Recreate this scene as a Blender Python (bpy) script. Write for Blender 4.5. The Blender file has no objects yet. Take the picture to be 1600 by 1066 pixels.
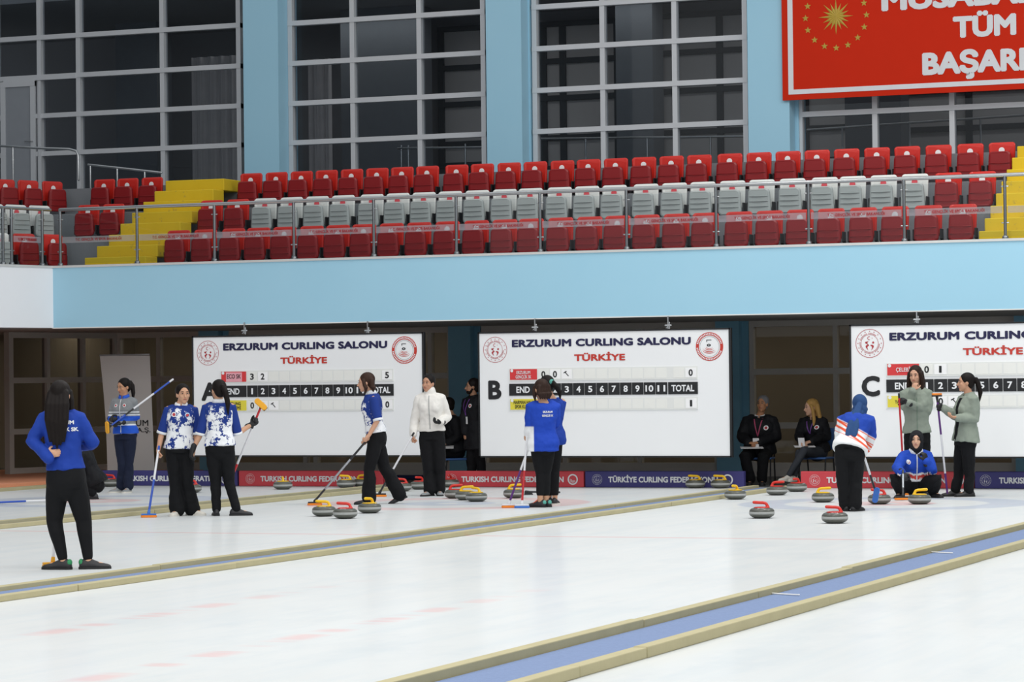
import bpy, bmesh, math, random
from mathutils import Vector as V, Matrix as M4
from mathutils.bvhtree import BVHTree
import numpy as np
random.seed(7)
S = bpy.context.scene
C = S.collection

# ------------------------------------------------------------------ camera, world, light, exposure
FPX, YAW, PIT, ROLL, EYE = 4503.0, -.3781, .01295, -.01146, 1.6
F_ = V((math.sin(YAW)*math.cos(PIT), math.cos(YAW)*math.cos(PIT), math.sin(PIT)))
R0 = F_.cross(V((0,0,1))).normalized(); U0 = R0.cross(F_)
R_ = R0*math.cos(ROLL)+U0*math.sin(ROLL); U_ = -R0*math.sin(ROLL)+U0*math.cos(ROLL)
EYEP = V((0,0,EYE))
cam = bpy.data.cameras.new('camera'); camo = bpy.data.objects.new('camera', cam); C.objects.link(camo)
cam.sensor_width = 36; cam.lens = FPX*36/1600; cam.clip_end = 300; cam.sensor_fit = 'HORIZONTAL'
camo.matrix_world = M4(((R_.x,U_.x,-F_.x,0),(R_.y,U_.y,-F_.y,0),(R_.z,U_.z,-F_.z,EYE),(0,0,0,1)))
S.camera = camo
S.view_settings.view_transform = 'Standard'; S.view_settings.look = 'None'
S.view_settings.gamma = 1; S.view_settings.use_curve_mapping = False
S.view_settings.exposure = 0.0
w = bpy.data.worlds.new('world'); S.world = w; w.use_nodes = True
w.node_tree.nodes['Background'].inputs[0].default_value = (.87,.89,.92,1)
w.node_tree.nodes['Background'].inputs[1].default_value = .68
def lamp(name, loc, sx, sy, power, rot=(0,0,0), col=(1,.985,.96)):
    l = bpy.data.lights.new(name, 'AREA'); l.shape = 'RECTANGLE'; l.size = sx; l.size_y = sy
    l.energy = power; l.color = col
    o = bpy.data.objects.new(name, l); o.location = loc; o.rotation_euler = rot; C.objects.link(o); return o
for x, ex in ((-20, .35), (-14, .85), (-8, 1.35), (-1, 1.6)):
    for y, e in ((3, .85), (11, .85), (19, .72), (27, .42), (35, .85)):
        lamp('hall_lamp', (x, y, 12), .6, 5, 255*e*ex*(ex if y > 30 else 1))
lamp('corridor_fill', (-15, 48.6, 8.4), 22, .5, 70)  # added fill that brightens the corridor behind the upper glass
lamp('lower_room_fill', (-14, 45.6, 2.85), 30, .3, 160, col=(1,.9,.74))  # added warm fill lifting the dark rooms behind the lower glass

# ------------------------------------------------------------------ pixel -> place
def ray(px, py): return F_ + R_*((px-800)/FPX) - U_*((py-533)/FPX)
def onY(px, py, Y): d = ray(px,py); return EYEP + d*(Y/d.y)
def onZ(px, py, z=0.): d = ray(px,py); return EYEP + d*((z-EYE)/d.z)
def atd(px, py, d): return EYEP + ray(px,py)*d
def dep(p): return (V(p)-EYEP).dot(F_)
def onplane(px, py, p0, n): d = ray(px,py); return EYEP + d*((V(p0)-EYEP).dot(V(n))/d.dot(V(n)))
RH = V((R_.x,R_.y,0)).normalized(); BH = V((F_.x,F_.y,0)).normalized(); Z = V((0,0,1))

# ------------------------------------------------------------------ materials
def lin(c):
    if isinstance(c, str):
        c = tuple(int(c[i:i+2],16) for i in (0,2,4))
    return tuple(((v/255)/12.92 if v/255 <= .04045 else ((v/255+.055)/1.055)**2.4) for v in c)
class NT:
    def __init__(s, name):
        s.m = bpy.data.materials.new(name); s.m.use_nodes = True; s.t = s.m.node_tree
        s.b = s.t.nodes['Principled BSDF']; s.out = s.t.nodes['Material Output']
    def n(s, typ, **k):
        x = s.t.nodes.new(typ)
        for a, v in k.items(): setattr(x, a, v)
        return x
    def put(s, sock, v):
        if hasattr(v, 'node'): s.t.links.new(v, sock)
        else: sock.default_value = v
    def ma(s, op, a, b=0., c=0.):
        x = s.n('ShaderNodeMath', operation=op)
        for i, v in enumerate((a,b,c)): s.put(x.inputs[i], v)
        return x.outputs[0]
    def coord(s, kind='Object'):
        x = s.n('ShaderNodeTexCoord').outputs[kind]; y = s.n('ShaderNodeSeparateXYZ'); s.t.links.new(x, y.inputs[0])
        return x, y.outputs[0], y.outputs[1], y.outputs[2]
    def noise(s, vec, scale, detail=3, rough=.55, mp=None):
        x = s.n('ShaderNodeTexNoise'); x.inputs['Scale'].default_value = scale; x.inputs['Detail'].default_value = detail; x.inputs['Roughness'].default_value = rough
        if mp:
            q = s.n('ShaderNodeMapping'); q.inputs['Scale'].default_value = mp; s.t.links.new(vec, q.inputs[0]); vec = q.outputs[0]
        s.t.links.new(vec, x.inputs['Vector']); return x.outputs['Fac']
    def mix(s, f, a, b):
        x = s.n('ShaderNodeMix', data_type='RGBA'); s.put(x.inputs[0], f)
        for i, v in ((6,a),(7,b)):
            if hasattr(v,'node'): s.t.links.new(v, x.inputs[i])
            else: x.inputs[i].default_value = (*v[:3], 1)
        return x.outputs[2]
    def step(s, v, e, soft=.004): # 0 below e, 1 above
        x = s.n('ShaderNodeMapRange'); s.put(x.inputs[0], v); s.put(x.inputs[1], e-soft if not hasattr(e,'node') else e); s.put(x.inputs[2], e+soft if not hasattr(e,'node') else e); return x.outputs[0]
    def band(s, v, a, b, soft=.004): return s.ma('SUBTRACT', s.step(v,a,soft), s.step(v,b,soft))
    def bump(s, h, strength=.3, dist=.01):
        x = s.n('ShaderNodeBump'); x.inputs['Strength'].default_value = strength; x.inputs['Distance'].default_value = dist
        s.t.links.new(h, x.inputs['Height']); s.t.links.new(x.outputs[0], s.b.inputs['Normal'])
    def set(s, col=None, rough=.5, metal=0., spec=.5):
        if col is not None: s.put(s.b.inputs['Base Color'], col if hasattr(col,'node') else (*col,1))
        s.put(s.b.inputs['Roughness'], rough); s.b.inputs['Metallic'].default_value = metal; s.b.inputs['Specular IOR Level'].default_value = spec
        return s.m
_mc = {}
def mat(name, col, rough=.5, metal=0., spec=.5, var=.06, scale=6., bump=0.):
    """plain surface with a little wear in its colour"""
    k = name
    if k in _mc: return _mc[k]
    t = NT(name); c = lin(col)
    vec = t.coord()[0]; f = t.noise(vec, scale, 4)
    m = t.mix(f, tuple(v*(1-var) for v in c), tuple(min(1,v*(1+var)) for v in c))
    t.set(m, rough, metal, spec)
    if bump: t.bump(t.noise(vec, scale*4, 3), bump, .01)
    _mc[k] = t.m; return t.m
def cloth(name, col, rough=.85, bump=.5, scale=14, var=.10):
    k = name
    if k in _mc: return _mc[k]
    t = NT(name); c = lin(col); vec = t.coord()[0]
    f = t.noise(vec, scale, 3, .6)
    t.set(t.mix(f, tuple(v*(1-var) for v in c), tuple(min(1,v*(1+var)) for v in c)), rough, 0, .25)
    t.bump(t.noise(vec, scale, 2, .5, (1,1,.55)), bump, .03)
    _mc[k] = t.m; return t.m
def glass(name, tint=(.75,.8,.82), refl=.12, rough=.02, cloud=0.):
    if name in _mc: return _mc[name]
    t = NT(name); t.t.nodes.remove(t.b)
    tr = t.n('ShaderNodeBsdfTransparent'); tr.inputs[0].default_value = (*tint,1)
    gl = t.n('ShaderNodeBsdfGlossy'); gl.inputs[0].default_value = (.9,.93,.95,1); gl.inputs['Roughness'].default_value = rough
    lw = t.n('ShaderNodeLayerWeight'); fr = t.ma('ADD', t.ma('MULTIPLY', t.ma('POWER', lw.outputs['Facing'], 5.), .9), .04)
    mx = t.n('ShaderNodeMixShader'); t.t.links.new(t.ma('MULTIPLY', fr, refl/.04*.6), mx.inputs[0])
    t.t.links.new(tr.outputs[0], mx.inputs[1]); t.t.links.new(gl.outputs[0], mx.inputs[2]); t.t.links.new(mx.outputs[0], t.out.inputs[0])
    _mc[name] = t.m; return t.m

# ------------------------------------------------------------------ mesh helpers
def link(name, me, m, parent=None, origin=None):
    o = bpy.data.objects.new(name, me); C.objects.link(o)
    if m is not None and not me.materials: me.materials.append(m)
    if parent is not None: o.parent = parent
    return o
def from_bm(bm, name, m, parent=None, smooth=False, origin=None):
    if origin is None and parent is not None: origin = wpos(parent)
    if origin is not None: bmesh.ops.translate(bm, verts=bm.verts, vec=-V(origin))
    me = bpy.data.meshes.new(name); bmesh.ops.recalc_face_normals(bm, faces=bm.faces); bm.to_mesh(me); bm.free()
    if smooth:
        me.polygons.foreach_set('use_smooth', [True]*len(me.polygons))
    o = link(name, me, m, parent)
    if parent is None and origin is not None: o.location = origin
    return o
_wp = {}
def wpos(o):
    p = V(o.location)
    while o.parent: o = o.parent; p = p + V(o.location)
    return p
def tag(o, label=None, cat=None, group=None, kind=None):
    if label: o['label'] = label
    if cat: o['category'] = cat
    if group: o['group'] = group
    if kind: o['kind'] = kind
    return o
def empty(name, loc, label, cat, group=None):
    o = bpy.data.objects.new(name, None); C.objects.link(o); o.location = loc; o.empty_display_size = .1
    return tag(o, label, cat, group)
def box(bm, x0, x1, y0, y1, z0, z1):
    vs = [bm.verts.new((x,y,z)) for z in (z0,z1) for y in (y0,y1) for x in (x0,x1)]
    for f in ((0,2,3,1),(4,5,7,6),(0,1,5,4),(2,6,7,3),(0,4,6,2),(1,3,7,5)): bm.faces.new([vs[i] for i in f])
def obox(bm, p, ax, ay, az, hx, hy, hz):
    vs = [bm.verts.new(p+ax*(sx*hx)+ay*(sy*hy)+az*(sz*hz)) for sz in (-1,1) for sy in (-1,1) for sx in (-1,1)]
    for f in ((0,2,3,1),(4,5,7,6),(0,1,5,4),(2,6,7,3),(0,4,6,2),(1,3,7,5)): bm.faces.new([vs[i] for i in f])
def quad(bm, *p): return bm.faces.new([bm.verts.new(q) for q in p])
def prism(bm, pts, d):
    """closed outline pts (3D) swept along vector d"""
    a = [bm.verts.new(p) for p in pts]; b = [bm.verts.new(V(p)+V(d)) for p in pts]
    bm.faces.new(a[::-1]); bm.faces.new(b); n = len(a)
    for i in range(n): bm.faces.new((a[i],a[(i+1)%n],b[(i+1)%n],b[i]))
def frame_of(t):
    t = V(t).normalized(); a = V((0,0,1)) if abs(t.z) < .9 else V((1,0,0))
    u = t.cross(a).normalized(); return u, t.cross(u).normalized()
def loft(bm, rings):
    prev = None
    for r in rings:
        vs = [bm.verts.new(p) for p in r]
        if prev is None: bm.faces.new(vs[::-1])
        else:
            n = len(vs)
            for i in range(n): bm.faces.new((prev[i],prev[(i+1)%n],vs[(i+1)%n],vs[i]))
        prev = vs
    bm.faces.new(prev)
def tube(bm, pts, rad, n=12, round_caps=True, flat=None):
    """tapered tube through pts; flat=(axis, k): cross-section squashed by k along axis"""
    pts = [V(p) for p in pts]; rad = list(rad) if hasattr(rad,'__len__') else [rad]*len(pts)
    rings = []; u = None
    N = len(pts)
    def ring(c, r, t, u):
        v = t.cross(u).normalized(); u2 = v.cross(t).normalized(); out = []
        for i in range(n):
            a = 2*math.pi*i/n; q = u2*math.cos(a)*r + v*math.sin(a)*r
            if flat: q = q - flat[0]*(q.dot(flat[0])*(1-flat[1]))
            out.append(c+q)
        return out
    for i in range(N):
        t = (pts[min(i+1,N-1)]-pts[max(i-1,0)]).normalized()
        if u is None: u = frame_of(t)[0]
        u = (u - t*u.dot(t)).normalized()
        if i == 0 and round_caps:
            for k in (.97,.75,.4): rings.append(ring(pts[0]-t*rad[0]*k, rad[0]*math.sqrt(1-k*k), t, u))
        rings.append(ring(pts[i], rad[i], t, u))
        if i == N-1 and round_caps:
            for k in (.4,.75,.97): rings.append(ring(pts[i]+t*rad[i]*k, rad[i]*math.sqrt(1-k*k), t, u))
    loft(bm, rings)
def ell(bm, c, ax, ay, az, rx, ry, rz, nu=16, nv=10):
    c = V(c); rings = []
    for j in range(nv+1):
        th = math.pi*(j+.12)/(nv+.24); z = -math.cos(th); r = math.sin(th)
        rings.append([c+ax*(rx*r*math.cos(2*math.pi*i/nu))+ay*(ry*r*math.sin(2*math.pi*i/nu))+az*(rz*z) for i in range(nu)])
    loft(bm, rings)
def spline(pts, k=4):
    """Catmull-Rom through rows of numbers"""
    P = [np.array(p, float) for p in pts]; out = []
    for i in range(len(P)-1):
        a, b, c, d = P[max(i-1,0)], P[i], P[i+1], P[min(i+2,len(P)-1)]
        for j in range(k):
            t = j/k; out.append(.5*((2*b)+(-a+c)*t+(2*a-5*b+4*c-d)*t*t+(-a+3*b-3*c+d)*t**3))
    out.append(P[-1]); return out
def bevel_mod(o, w, seg=2):
    m = o.modifiers.new('edge', 'BEVEL'); m.width = w; m.segments = seg; m.limit_method = 'ANGLE'; m.angle_limit = .6; return o
def fuse(bm, name, m, parent, voxel=.009, smooth=3, it=2, fold=0.):
    """overlapping closed shapes -> one continuous surface"""
    me = bpy.data.meshes.new('tmp'); bmesh.ops.recalc_face_normals(bm, faces=bm.faces); bm.to_mesh(me); bm.free()
    o = bpy.data.objects.new('tmp', me); C.objects.link(o)
    r = o.modifiers.new('r','REMESH'); r.mode = 'VOXEL'; r.voxel_size = voxel; r.use_smooth_shade = True
    if fold:
        tx = bpy.data.textures.get('folds')
        if tx is None: tx = bpy.data.textures.new('folds', 'CLOUDS'); tx.noise_scale = .11; tx.noise_depth = 2
        d = o.modifiers.new('d','DISPLACE'); d.texture = tx; d.texture_coords = 'LOCAL'; d.strength = fold; d.mid_level = .42
    if smooth:
        s = o.modifiers.new('s','SMOOTH'); s.factor = .5; s.iterations = smooth
    dg = bpy.context.evaluated_depsgraph_get(); new = bpy.data.meshes.new_from_object(o.evaluated_get(dg))
    bpy.data.objects.remove(o); bpy.data.meshes.remove(me)
    new.name = name
    if parent is not None: new.transform(M4.Translation(-wpos(parent)))
    new.materials.clear()
    return link(name, new, m, parent)

# ------------------------------------------------------------------ lettering
_tc = {}
def text_pts(s, bold=.0, spacing=1.0):
    """(verts 2d, faces, x0, x1, cap height) of a line of writing at size 1"""
    k = (s, bold, spacing)
    if k in _tc: return _tc[k]
    cu = bpy.data.curves.new('t', 'FONT'); cu.body = s; cu.size = 1; cu.offset = bold; cu.resolution_u = 3; cu.space_character = spacing
    o = bpy.data.objects.new('t', cu); C.objects.link(o)
    dg = bpy.context.evaluated_depsgraph_get(); dg.update()
    me = bpy.data.meshes.new_from_object(o.evaluated_get(dg))
    vs = np.array([(v.co.x, v.co.y) for v in me.vertices]) if len(me.vertices) else np.zeros((0,2)); fs = [list(p.vertices) for p in me.polygons]
    bpy.data.objects.remove(o); bpy.data.curves.remove(cu); bpy.data.meshes.remove(me)
    cap = text_pts('H', bold, spacing)[4] if s != 'H' else vs[:,1].max()
    r = (vs, fs, vs[:,0].min() if len(vs) else 0, vs[:,0].max() if len(vs) else 0, cap); _tc[k] = r; return r
def write(bm, s, o, ax, ay, width, cap, bold=.03, spacing=1.0, centre=False, surf=None):
    """a line of writing from point o along ax, cap height `cap`, squeezed to `width` (None = natural); bold strokes are overprinted"""
    b = 0.; d = bold*.9
    vs, fs, x0, x1, ch = text_pts(s, b, spacing)
    ky = cap/(ch+2*d); kx = ((width/(x1-x0+2*d)) if width else ky)
    off = -(x1-x0)*kx/2 if centre else d*kx
    nn = ax.cross(ay).normalized()
    for i_, (q, q2) in enumerate([(0,0)]+([(d*math.cos(.3927+.7854*k), d*math.sin(.3927+.7854*k)) for k in range(8)] if d > 0 else [])):
        P = [V(o)+ax*((x-x0+q)*kx+off)+ay*((y+q2+d)*ky) for x, y in vs]
        if surf: P = [surf(p) for p in P]
        bv = [bm.verts.new(p+nn*(.0004*i_)) for p in P]
        for f in fs:
            try: bm.faces.new([bv[i] for i in f])
            except ValueError: pass
def write_words(s, o, ax, ay, width, cap, bold, spacing, name, m, parent):
    """a line of writing, each word a part of its own"""
    x0, x1 = text_pts(s, 0., spacing)[2:4]; d = bold*.9; k = width/(x1-x0+2*d); pre = ''
    for wd in s.split(' '):
        r = text_pts(wd, 0., spacing); e = text_pts(pre+wd, 0., spacing)[3]; a = e-(r[3]-r[2])-x0
        bm = bmesh.new(); write(bm, wd, V(o)+ax*(a*k), ax, ay, (r[3]-r[2]+2*d)*k, cap, bold, spacing); from_bm(bm, name, m, parent); pre += wd+' '
def disc(bm, c, ax, ay, r0, r1, n=40, a0=0, a1=2*math.pi):
    """flat ring sector"""
    full = abs(a1-a0-2*math.pi) < 1e-6; k = n if full else n+1
    A = [a0+(a1-a0)*i/n for i in range(k)]
    o = [bm.verts.new(V(c)+ax*(r1*math.cos(a))+ay*(r1*math.sin(a))) for a in A]
    if r0 <= 0:
        if full: bm.faces.new(o); return
        q = bm.verts.new(V(c))
        for i in range(n): bm.faces.new((q,o[i],o[i+1]))
        return
    p = [bm.verts.new(V(c)+ax*(r0*math.cos(a))+ay*(r0*math.sin(a))) for a in A]
    for i in range(n if full else n): j = (i+1) % k; bm.faces.new((p[i],o[i],o[j],p[j]))
def star(bm, c, ax, ay, r, k=.42, n=5, ph=math.pi/2):
    bm.faces.new([bm.verts.new(V(c)+ax*(q*math.cos(a))+ay*(q*math.sin(a))) for i in range(2*n) for q, a in [((r if i%2==0 else r*k), ph+math.pi*i/n)]])
# ================================================================== THE SETTING
X, Y = V((1,0,0)), V((0,1,0))
YW, ZT, ZB = 39.07, 3.404, 2.467          # balcony front
YL, YU, YC = 44.0, 45.45, 45.0            # lower glazing, upper glazing, upper column faces
SIDE = math.radians(15); SU = V((math.sin(SIDE), math.cos(SIDE), 0)); SN = V((math.cos(SIDE), -math.sin(SIDE), 0))
CX = onY(83, 460, YW).x                   # balcony corner
CORN = V((CX, YW, 0))
def struct(bm, name, m, smooth=False):
    return tag(from_bm(bm, name, m, smooth=smooth), kind='structure')

# --- ice with painted rings and lines
HOUSES = [(onZ(1385,787), 'b'), (onZ(700,787), 'r'), (onZ(150,783), 'b')]
def ice_material():
    t = NT('ice'); vec, x, y, z = t.coord()
    base = t.mix(t.noise(vec, .55, 5, .6, (1,.35,1)), lin('d1d3d2'), lin('dfe2e1'))
    streak = t.noise(vec, 3., 6, .65, (1.6,.12,1))
    base = t.mix(t.ma('MULTIPLY', t.step(streak,.57,.12), .42), base, lin('c9d2d6'))
    scuff = t.noise(vec, 1.1, 5, .7, (1,.6,1))
    base = t.mix(t.ma('MULTIPLY', t.step(scuff,.6,.1), .28), base, lin('bcc6cc'))
    for c, k in HOUSES:
        r = t.ma('SQRT', t.ma('ADD', t.ma('POWER', t.ma('SUBTRACT', x, c.x), 2.), t.ma('POWER', t.ma('SUBTRACT', y, c.y), 2.)))
        outer, inner = (lin('7f93bd'), lin('e07f7c')) if k == 'b' else (lin('e58f8c'), lin('8ea0c4'))
        base = t.mix(t.ma('MULTIPLY', t.band(r,1.25,1.83,.03), .3), base, outer)
        base = t.mix(t.ma('MULTIPLY', t.band(r,.15,.61,.03), .3), base, inner)
    ly = onZ(1100,841).y
    base = t.mix(t.ma('MULTIPLY', t.band(y, ly-.05, ly+.05, .02), .38), base, lin('e0716e'))
    hy = HOUSES[0][0].y
    for yy in (hy, hy+1.83): base = t.mix(t.ma('MULTIPLY', t.band(y, yy-.012, yy+.012,.006), .3), base, lin('c06a70'))
    for px, py in ((250,960), (500,990)):       # rows of small red marks along the sheet
        q = onZ(px,py); m = t.ma('MULTIPLY', t.band(x, q.x-.10, q.x+.10, .05), t.step(t.noise(vec, 2.3, 2, .5, (.01,1,1)), .52, .05))
        base = t.mix(t.ma('MULTIPLY', t.ma('MULTIPLY', m, t.ma('SUBTRACT', 1., t.step(y, onZ(760,930).y, 1.5))), .27), base, lin('ea8c86'))
    dif = t.n('ShaderNodeBsdfDiffuse'); t.t.links.new(base, dif.inputs[0])
    gl = t.n('ShaderNodeBsdfGlossy'); gl.inputs['Roughness'].default_value = .14; gl.inputs[0].default_value = (.95,.97,1,1)
    bp = t.n('ShaderNodeBump'); bp.inputs['Strength'].default_value = .12; bp.inputs['Distance'].default_value = .004
    t.t.links.new(t.noise(vec, 60, 2), bp.inputs['Height']); t.t.links.new(bp.outputs[0], gl.inputs['Normal'])
    mx = t.n('ShaderNodeMixShader'); mx.inputs[0].default_value = .19
    t.t.links.new(dif.outputs[0], mx.inputs[1]); t.t.links.new(gl.outputs[0], mx.inputs[2]); t.t.links.new(mx.outputs[0], t.out.inputs[0])
    return t.m
XL0 = onZ(35,766).x                       # left edge of the ice
bm = bmesh.new(); box(bm, XL0, 14, 4, YW+.5, -.2, 0); struct(bm, 'floor', ice_material())
m_conc = mat('concrete', '7f8488', .85, bump=.2)
m_dark = mat('dark floor', '5d6064', .7)
bm = bmesh.new(); box(bm, -32, 14, YW+.5, YL+8, -.2, -.004); struct(bm, 'floor.001', m_dark)
bm = bmesh.new(); box(bm, -32, XL0, 4, YW+.5, -.2, .0); box(bm, -27, XL0-.12, 20, YL-.3, 0, .10); struct(bm, 'floor.002', mat('orange floor', 'e39a76', .8))

bm = bmesh.new(); box(bm, -31.2, -31, 2, 47, 0, 14); tag(from_bm(bm, 'wall_left', mat('hall side wall', '6f757c', .8)), kind='structure')
# --- balcony front, soffit, stand
def blue_paint():
    t = NT('blue paint'); vec = t.coord()[0]
    f = t.noise(vec, .8, 5, .6); g = t.noise(vec, 30, 2)
    t.set(t.mix(f, lin('9fd0e6'), lin('a9d6ea')), .55, 0, .3); t.bump(g, .05, .004); return t.m
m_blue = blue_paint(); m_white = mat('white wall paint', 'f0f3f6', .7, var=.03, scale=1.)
m_grey = mat('window frame grey', '9a9fa6', .45, .1, var=.03)
m_steel = mat('brushed steel', 'b9bcbd', .28, .9, var=.05)
bm = bmesh.new(); box(bm, CX, 14, YW, YW+.25, ZB, ZT); struct(bm, 'wall_fascia', m_blue)
bm = bmesh.new(); p = CORN-SU*14; prism(bm, [V((a.x,a.y,ZB)) for a in (CORN, p, p-SN*.25, CORN-SN*.25+SU*.03)], (0,0,ZT-ZB)); struct(bm, 'wall_fascia_side', m_white)
bm = bmesh.new(); box(bm, CX-.3, 14, YW-.015, YW+.12, ZT-.005, ZT+.03); struct(bm, 'trim_1', mat('pale metal edge', 'd9dad8', .4, .3))
bm = bmesh.new(); prism(bm, [V((a.x,a.y,ZT-.005)) for a in (CORN+SN*.015, p+SN*.015, p-SN*.12, CORN-SN*.12)], (0,0,.035)); struct(bm, 'trim_2', mat('pale metal edge', 'd9dad8', .4, .3))
bm = bmesh.new(); box(bm, CX-8, 14, YW+.02, YL+.4, ZB-.0, ZB+.12); struct(bm, 'ceiling_soffit', mat('soffit grey', 'a5a3a0', .8))
bm = bmesh.new(); box(bm, CX-.02, 14, YW-.006, YW+.05, ZB-.012, ZB+.004); struct(bm, 'trim_3', mat('white drip edge', 'e6e6e2', .6))
pier = CORN-SU*1.45
bm = bmesh.new(); q = pier-SU*10; prism(bm, [V((a.x,a.y,0)) for a in (pier, q, q-SN*.3, pier-SN*.3)], (0,0,ZB+.02)); struct(bm, 'wall_side', m_white)
ROWY = [YW+.02, 40.35, 41.5, 42.65]; ROWZ = [3.37, 3.9, 4.4, 4.9]   # terrace risers and floors
bm = bmesh.new()
for i in range(4):
    y1 = ROWY[i+1] if i < 3 else YU+.5
    box(bm, CX-.4 if i == 0 else CX-9, 14, ROWY[i]+(.23 if i == 0 else 0), y1, 2.6 if i == 0 else ROWZ[i-1]-.02, ROWZ[i])
struct(bm, 'floor_terrace', m_conc)
bm = bmesh.new()
for i in range(3):      # side stand terraces
    A2 = math.radians(27); N2 = V((math.cos(A2), -math.sin(A2), 0)); U2 = V((math.sin(A2), math.cos(A2), 0))
    a = CORN-SN*.25-(N2*(.85+1.17*(i-1)) if i else N2*0); b = a-(U2 if i else SU)*12; e = 5-1.2*i
    prism(bm, [V((k.x,k.y,2.6 if i == 0 else ROWZ[i-1]-.01)) for k in (a, b, b-N2*e, a-N2*e)], (0,0,(ROWZ[i]-2.6) if i == 0 else ROWZ[i]-ROWZ[i-1]+.01))
struct(bm, 'floor_terrace_side', m_conc)

# --- windows: an aluminium frame mesh with its glass as a child
g_low = glass('dark lower glass', (.52,.51,.49), .05, .03)
g_up = glass('upper hall glass', (.62,.66,.70), .05, .02)
def window(n, Yp, x0, x1, z0, z1, vert, hor, wv, wh, gl, m, dep_=.12):
    bm = bmesh.new()
    for a in vert: box(bm, a-wv/2, a+wv/2, Yp-dep_/2, Yp+dep_/2, z0, z1)
    for b in hor: box(bm, x0, x1, Yp-dep_/2-.012, Yp+dep_/2-.012, b-wh/2, b+wh/2)
    box(bm, x0, x0+wv, Yp-dep_/2-.004, Yp+dep_/2, z0, z1); box(bm, x1-wv, x1, Yp-dep_/2-.004, Yp+dep_/2, z0, z1)
    box(bm, x0, x1, Yp-dep_/2-.008, Yp+dep_/2, z1-wh, z1); box(bm, x0, x1, Yp-dep_/2-.008, Yp+dep_/2, z0, z0+wh)
    o = tag(from_bm(bm, f'window_{n}', m), kind='structure')
    bm = bmesh.new(); quad(bm, (x0,Yp+.02,z0),(x1,Yp+.02,z0),(x1,Yp+.02,z1),(x0,Yp+.02,z1)); from_bm(bm, 'glass_pane', gl, o)
    return o
LX = lambda px, py=600: onY(px, py, YL).x
UX = lambda px, py=120: onY(px, py, YU).x
UZ = lambda px, py: onY(px, py, YU).z
zl1 = ZB-.0; ztr = [onY(1240,580.5,YL).z, onY(1240,665,YL).z]
m_frl = mat('lower frame grey', 'c4c0b9', .5, .1, var=.04)
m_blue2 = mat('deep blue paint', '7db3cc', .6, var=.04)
bays = [((185,318), (250,)), ((361,708), (478,494,674)), ((755,1124), (883,1000)), ((1173,1588), (1307,1440)), ((1655,1760), ())]
for i, ((a, b), vs) in enumerate(bays): window(i+1, YL, LX(a), LX(b), .12, zl1, [LX(v) for v in vs], ztr, .075, .095, g_low, m_frl)
for i, (a, b) in enumerate(((320,360), (709,753), (1125,1172), (1590,1650))):
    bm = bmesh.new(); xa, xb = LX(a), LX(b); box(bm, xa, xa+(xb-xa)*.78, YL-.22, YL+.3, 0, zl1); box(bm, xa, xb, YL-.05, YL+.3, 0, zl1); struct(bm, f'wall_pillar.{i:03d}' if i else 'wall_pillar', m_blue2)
bm = bmesh.new(); box(bm, -34, 14, YL-.1, YL+.15, 0, .12); struct(bm, 'baseboard_back', m_frl)
# side glazing under the side stand
g0 = V((LX(183), YL, 0)); g1 = onplane(13, 640, g0, SN); g1.z = 0; L = (g1-g0).length
bm = bmesh.new(); az = V((0,0,1))
def sidebar(s, w, z0, z1, d=.06): obox(bm, g0-SU*s+V((0,0,(z0+z1)/2)), SU, SN, az, w/2, d, (z1-z0)/2)
for px in (72.5, 128): q = onplane(px, 620, g0, SN); sidebar((q-g0).xy.length, .075, .1, zl1)
sidebar(.05, .12, .1, zl1); sidebar(L-.02, .1, .1, zl1)
for zz in ztr+[zl1-.05, .15]: sidebar(L/2, L, zz-.047, zz+.047, .065)
so = struct(bm, 'window_6', m_frl)
bm = bmesh.new(); quad(bm, g0+V((0,0,.1)), g0-SU*L+V((0,0,.1)), g0-SU*L+V((0,0,zl1)), g0+V((0,0,zl1))); from_bm(bm, 'glass_pane', g_low, so)
# rooms behind the lower glass
m_room = mat('dim room wall', '8b8273', .9, var=.12, scale=1.2)
bm = bmesh.new(); box(bm, -34, 14, YL+3.2, YL+3.4, 0, 3.2); struct(bm, 'wall_lower_room', m_room)
bm = bmesh.new(); a = g0-SN*2.2+SU*3; b = a-SU*16; prism(bm, [V((k.x,k.y,0)) for k in (a,b,b-SN*.2,a-SN*.2)], (0,0,3.2)); struct(bm, 'wall_lower_room_side', m_room)
bm = bmesh.new(); box(bm, -34, 14, YL+.4, YL+3.3, 2.9, 3.0); struct(bm, 'ceiling_lower_room', m_room)

# upper glazing
ubays = [((-90,379), (-62,-5,64,125,256), [(315,43.7),(315,107),(315,169),(315,229.6)]),
         ((453,761), (553,657.5), [(607,28),(607,91.5),(607,155),(607,217)]),
         ((834,1170), (943.5,1056), [(1000,2),(1000,68),(1000,134),(1000,199)]),
         ((1247,1720), (1367.5,1488,1610), [(1420,-20),(1420,45),(1420,110),(1420,172)])]
m_fru = mat('upper frame grey', 'cdd0d3', .4, .15, var=.03)
for i, ((a, b), vs, hs) in enumerate(ubays):
    window(7+i, YU, UX(a), UX(b), 4.9, 9.6, [UX(v) for v in vs], [UZ(*h) for h in hs], .085, .085, g_up, m_fru, .14)
for i, (a, b) in enumerate(((380.5,435,), (760,815), (1168.5,1233), (1720,1790))):
    xa, xb = onY(a,130,YC).x, onY(b,130,YC).x
    bm = bmesh.new(); box(bm, xa, xb, YC, YU+.3, 4.85, 10.5); box(bm, xa, UX(b+17), YU-.12, YU+.3, 4.85, 10.5); struct(bm, f'wall_column.{i:03d}' if i else 'wall_column', m_blue)
bm = bmesh.new(); box(bm, -42, 14, YU-.1, YU+.2, 9.6, 12); struct(bm, 'wall_upper', m_blue)
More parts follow.
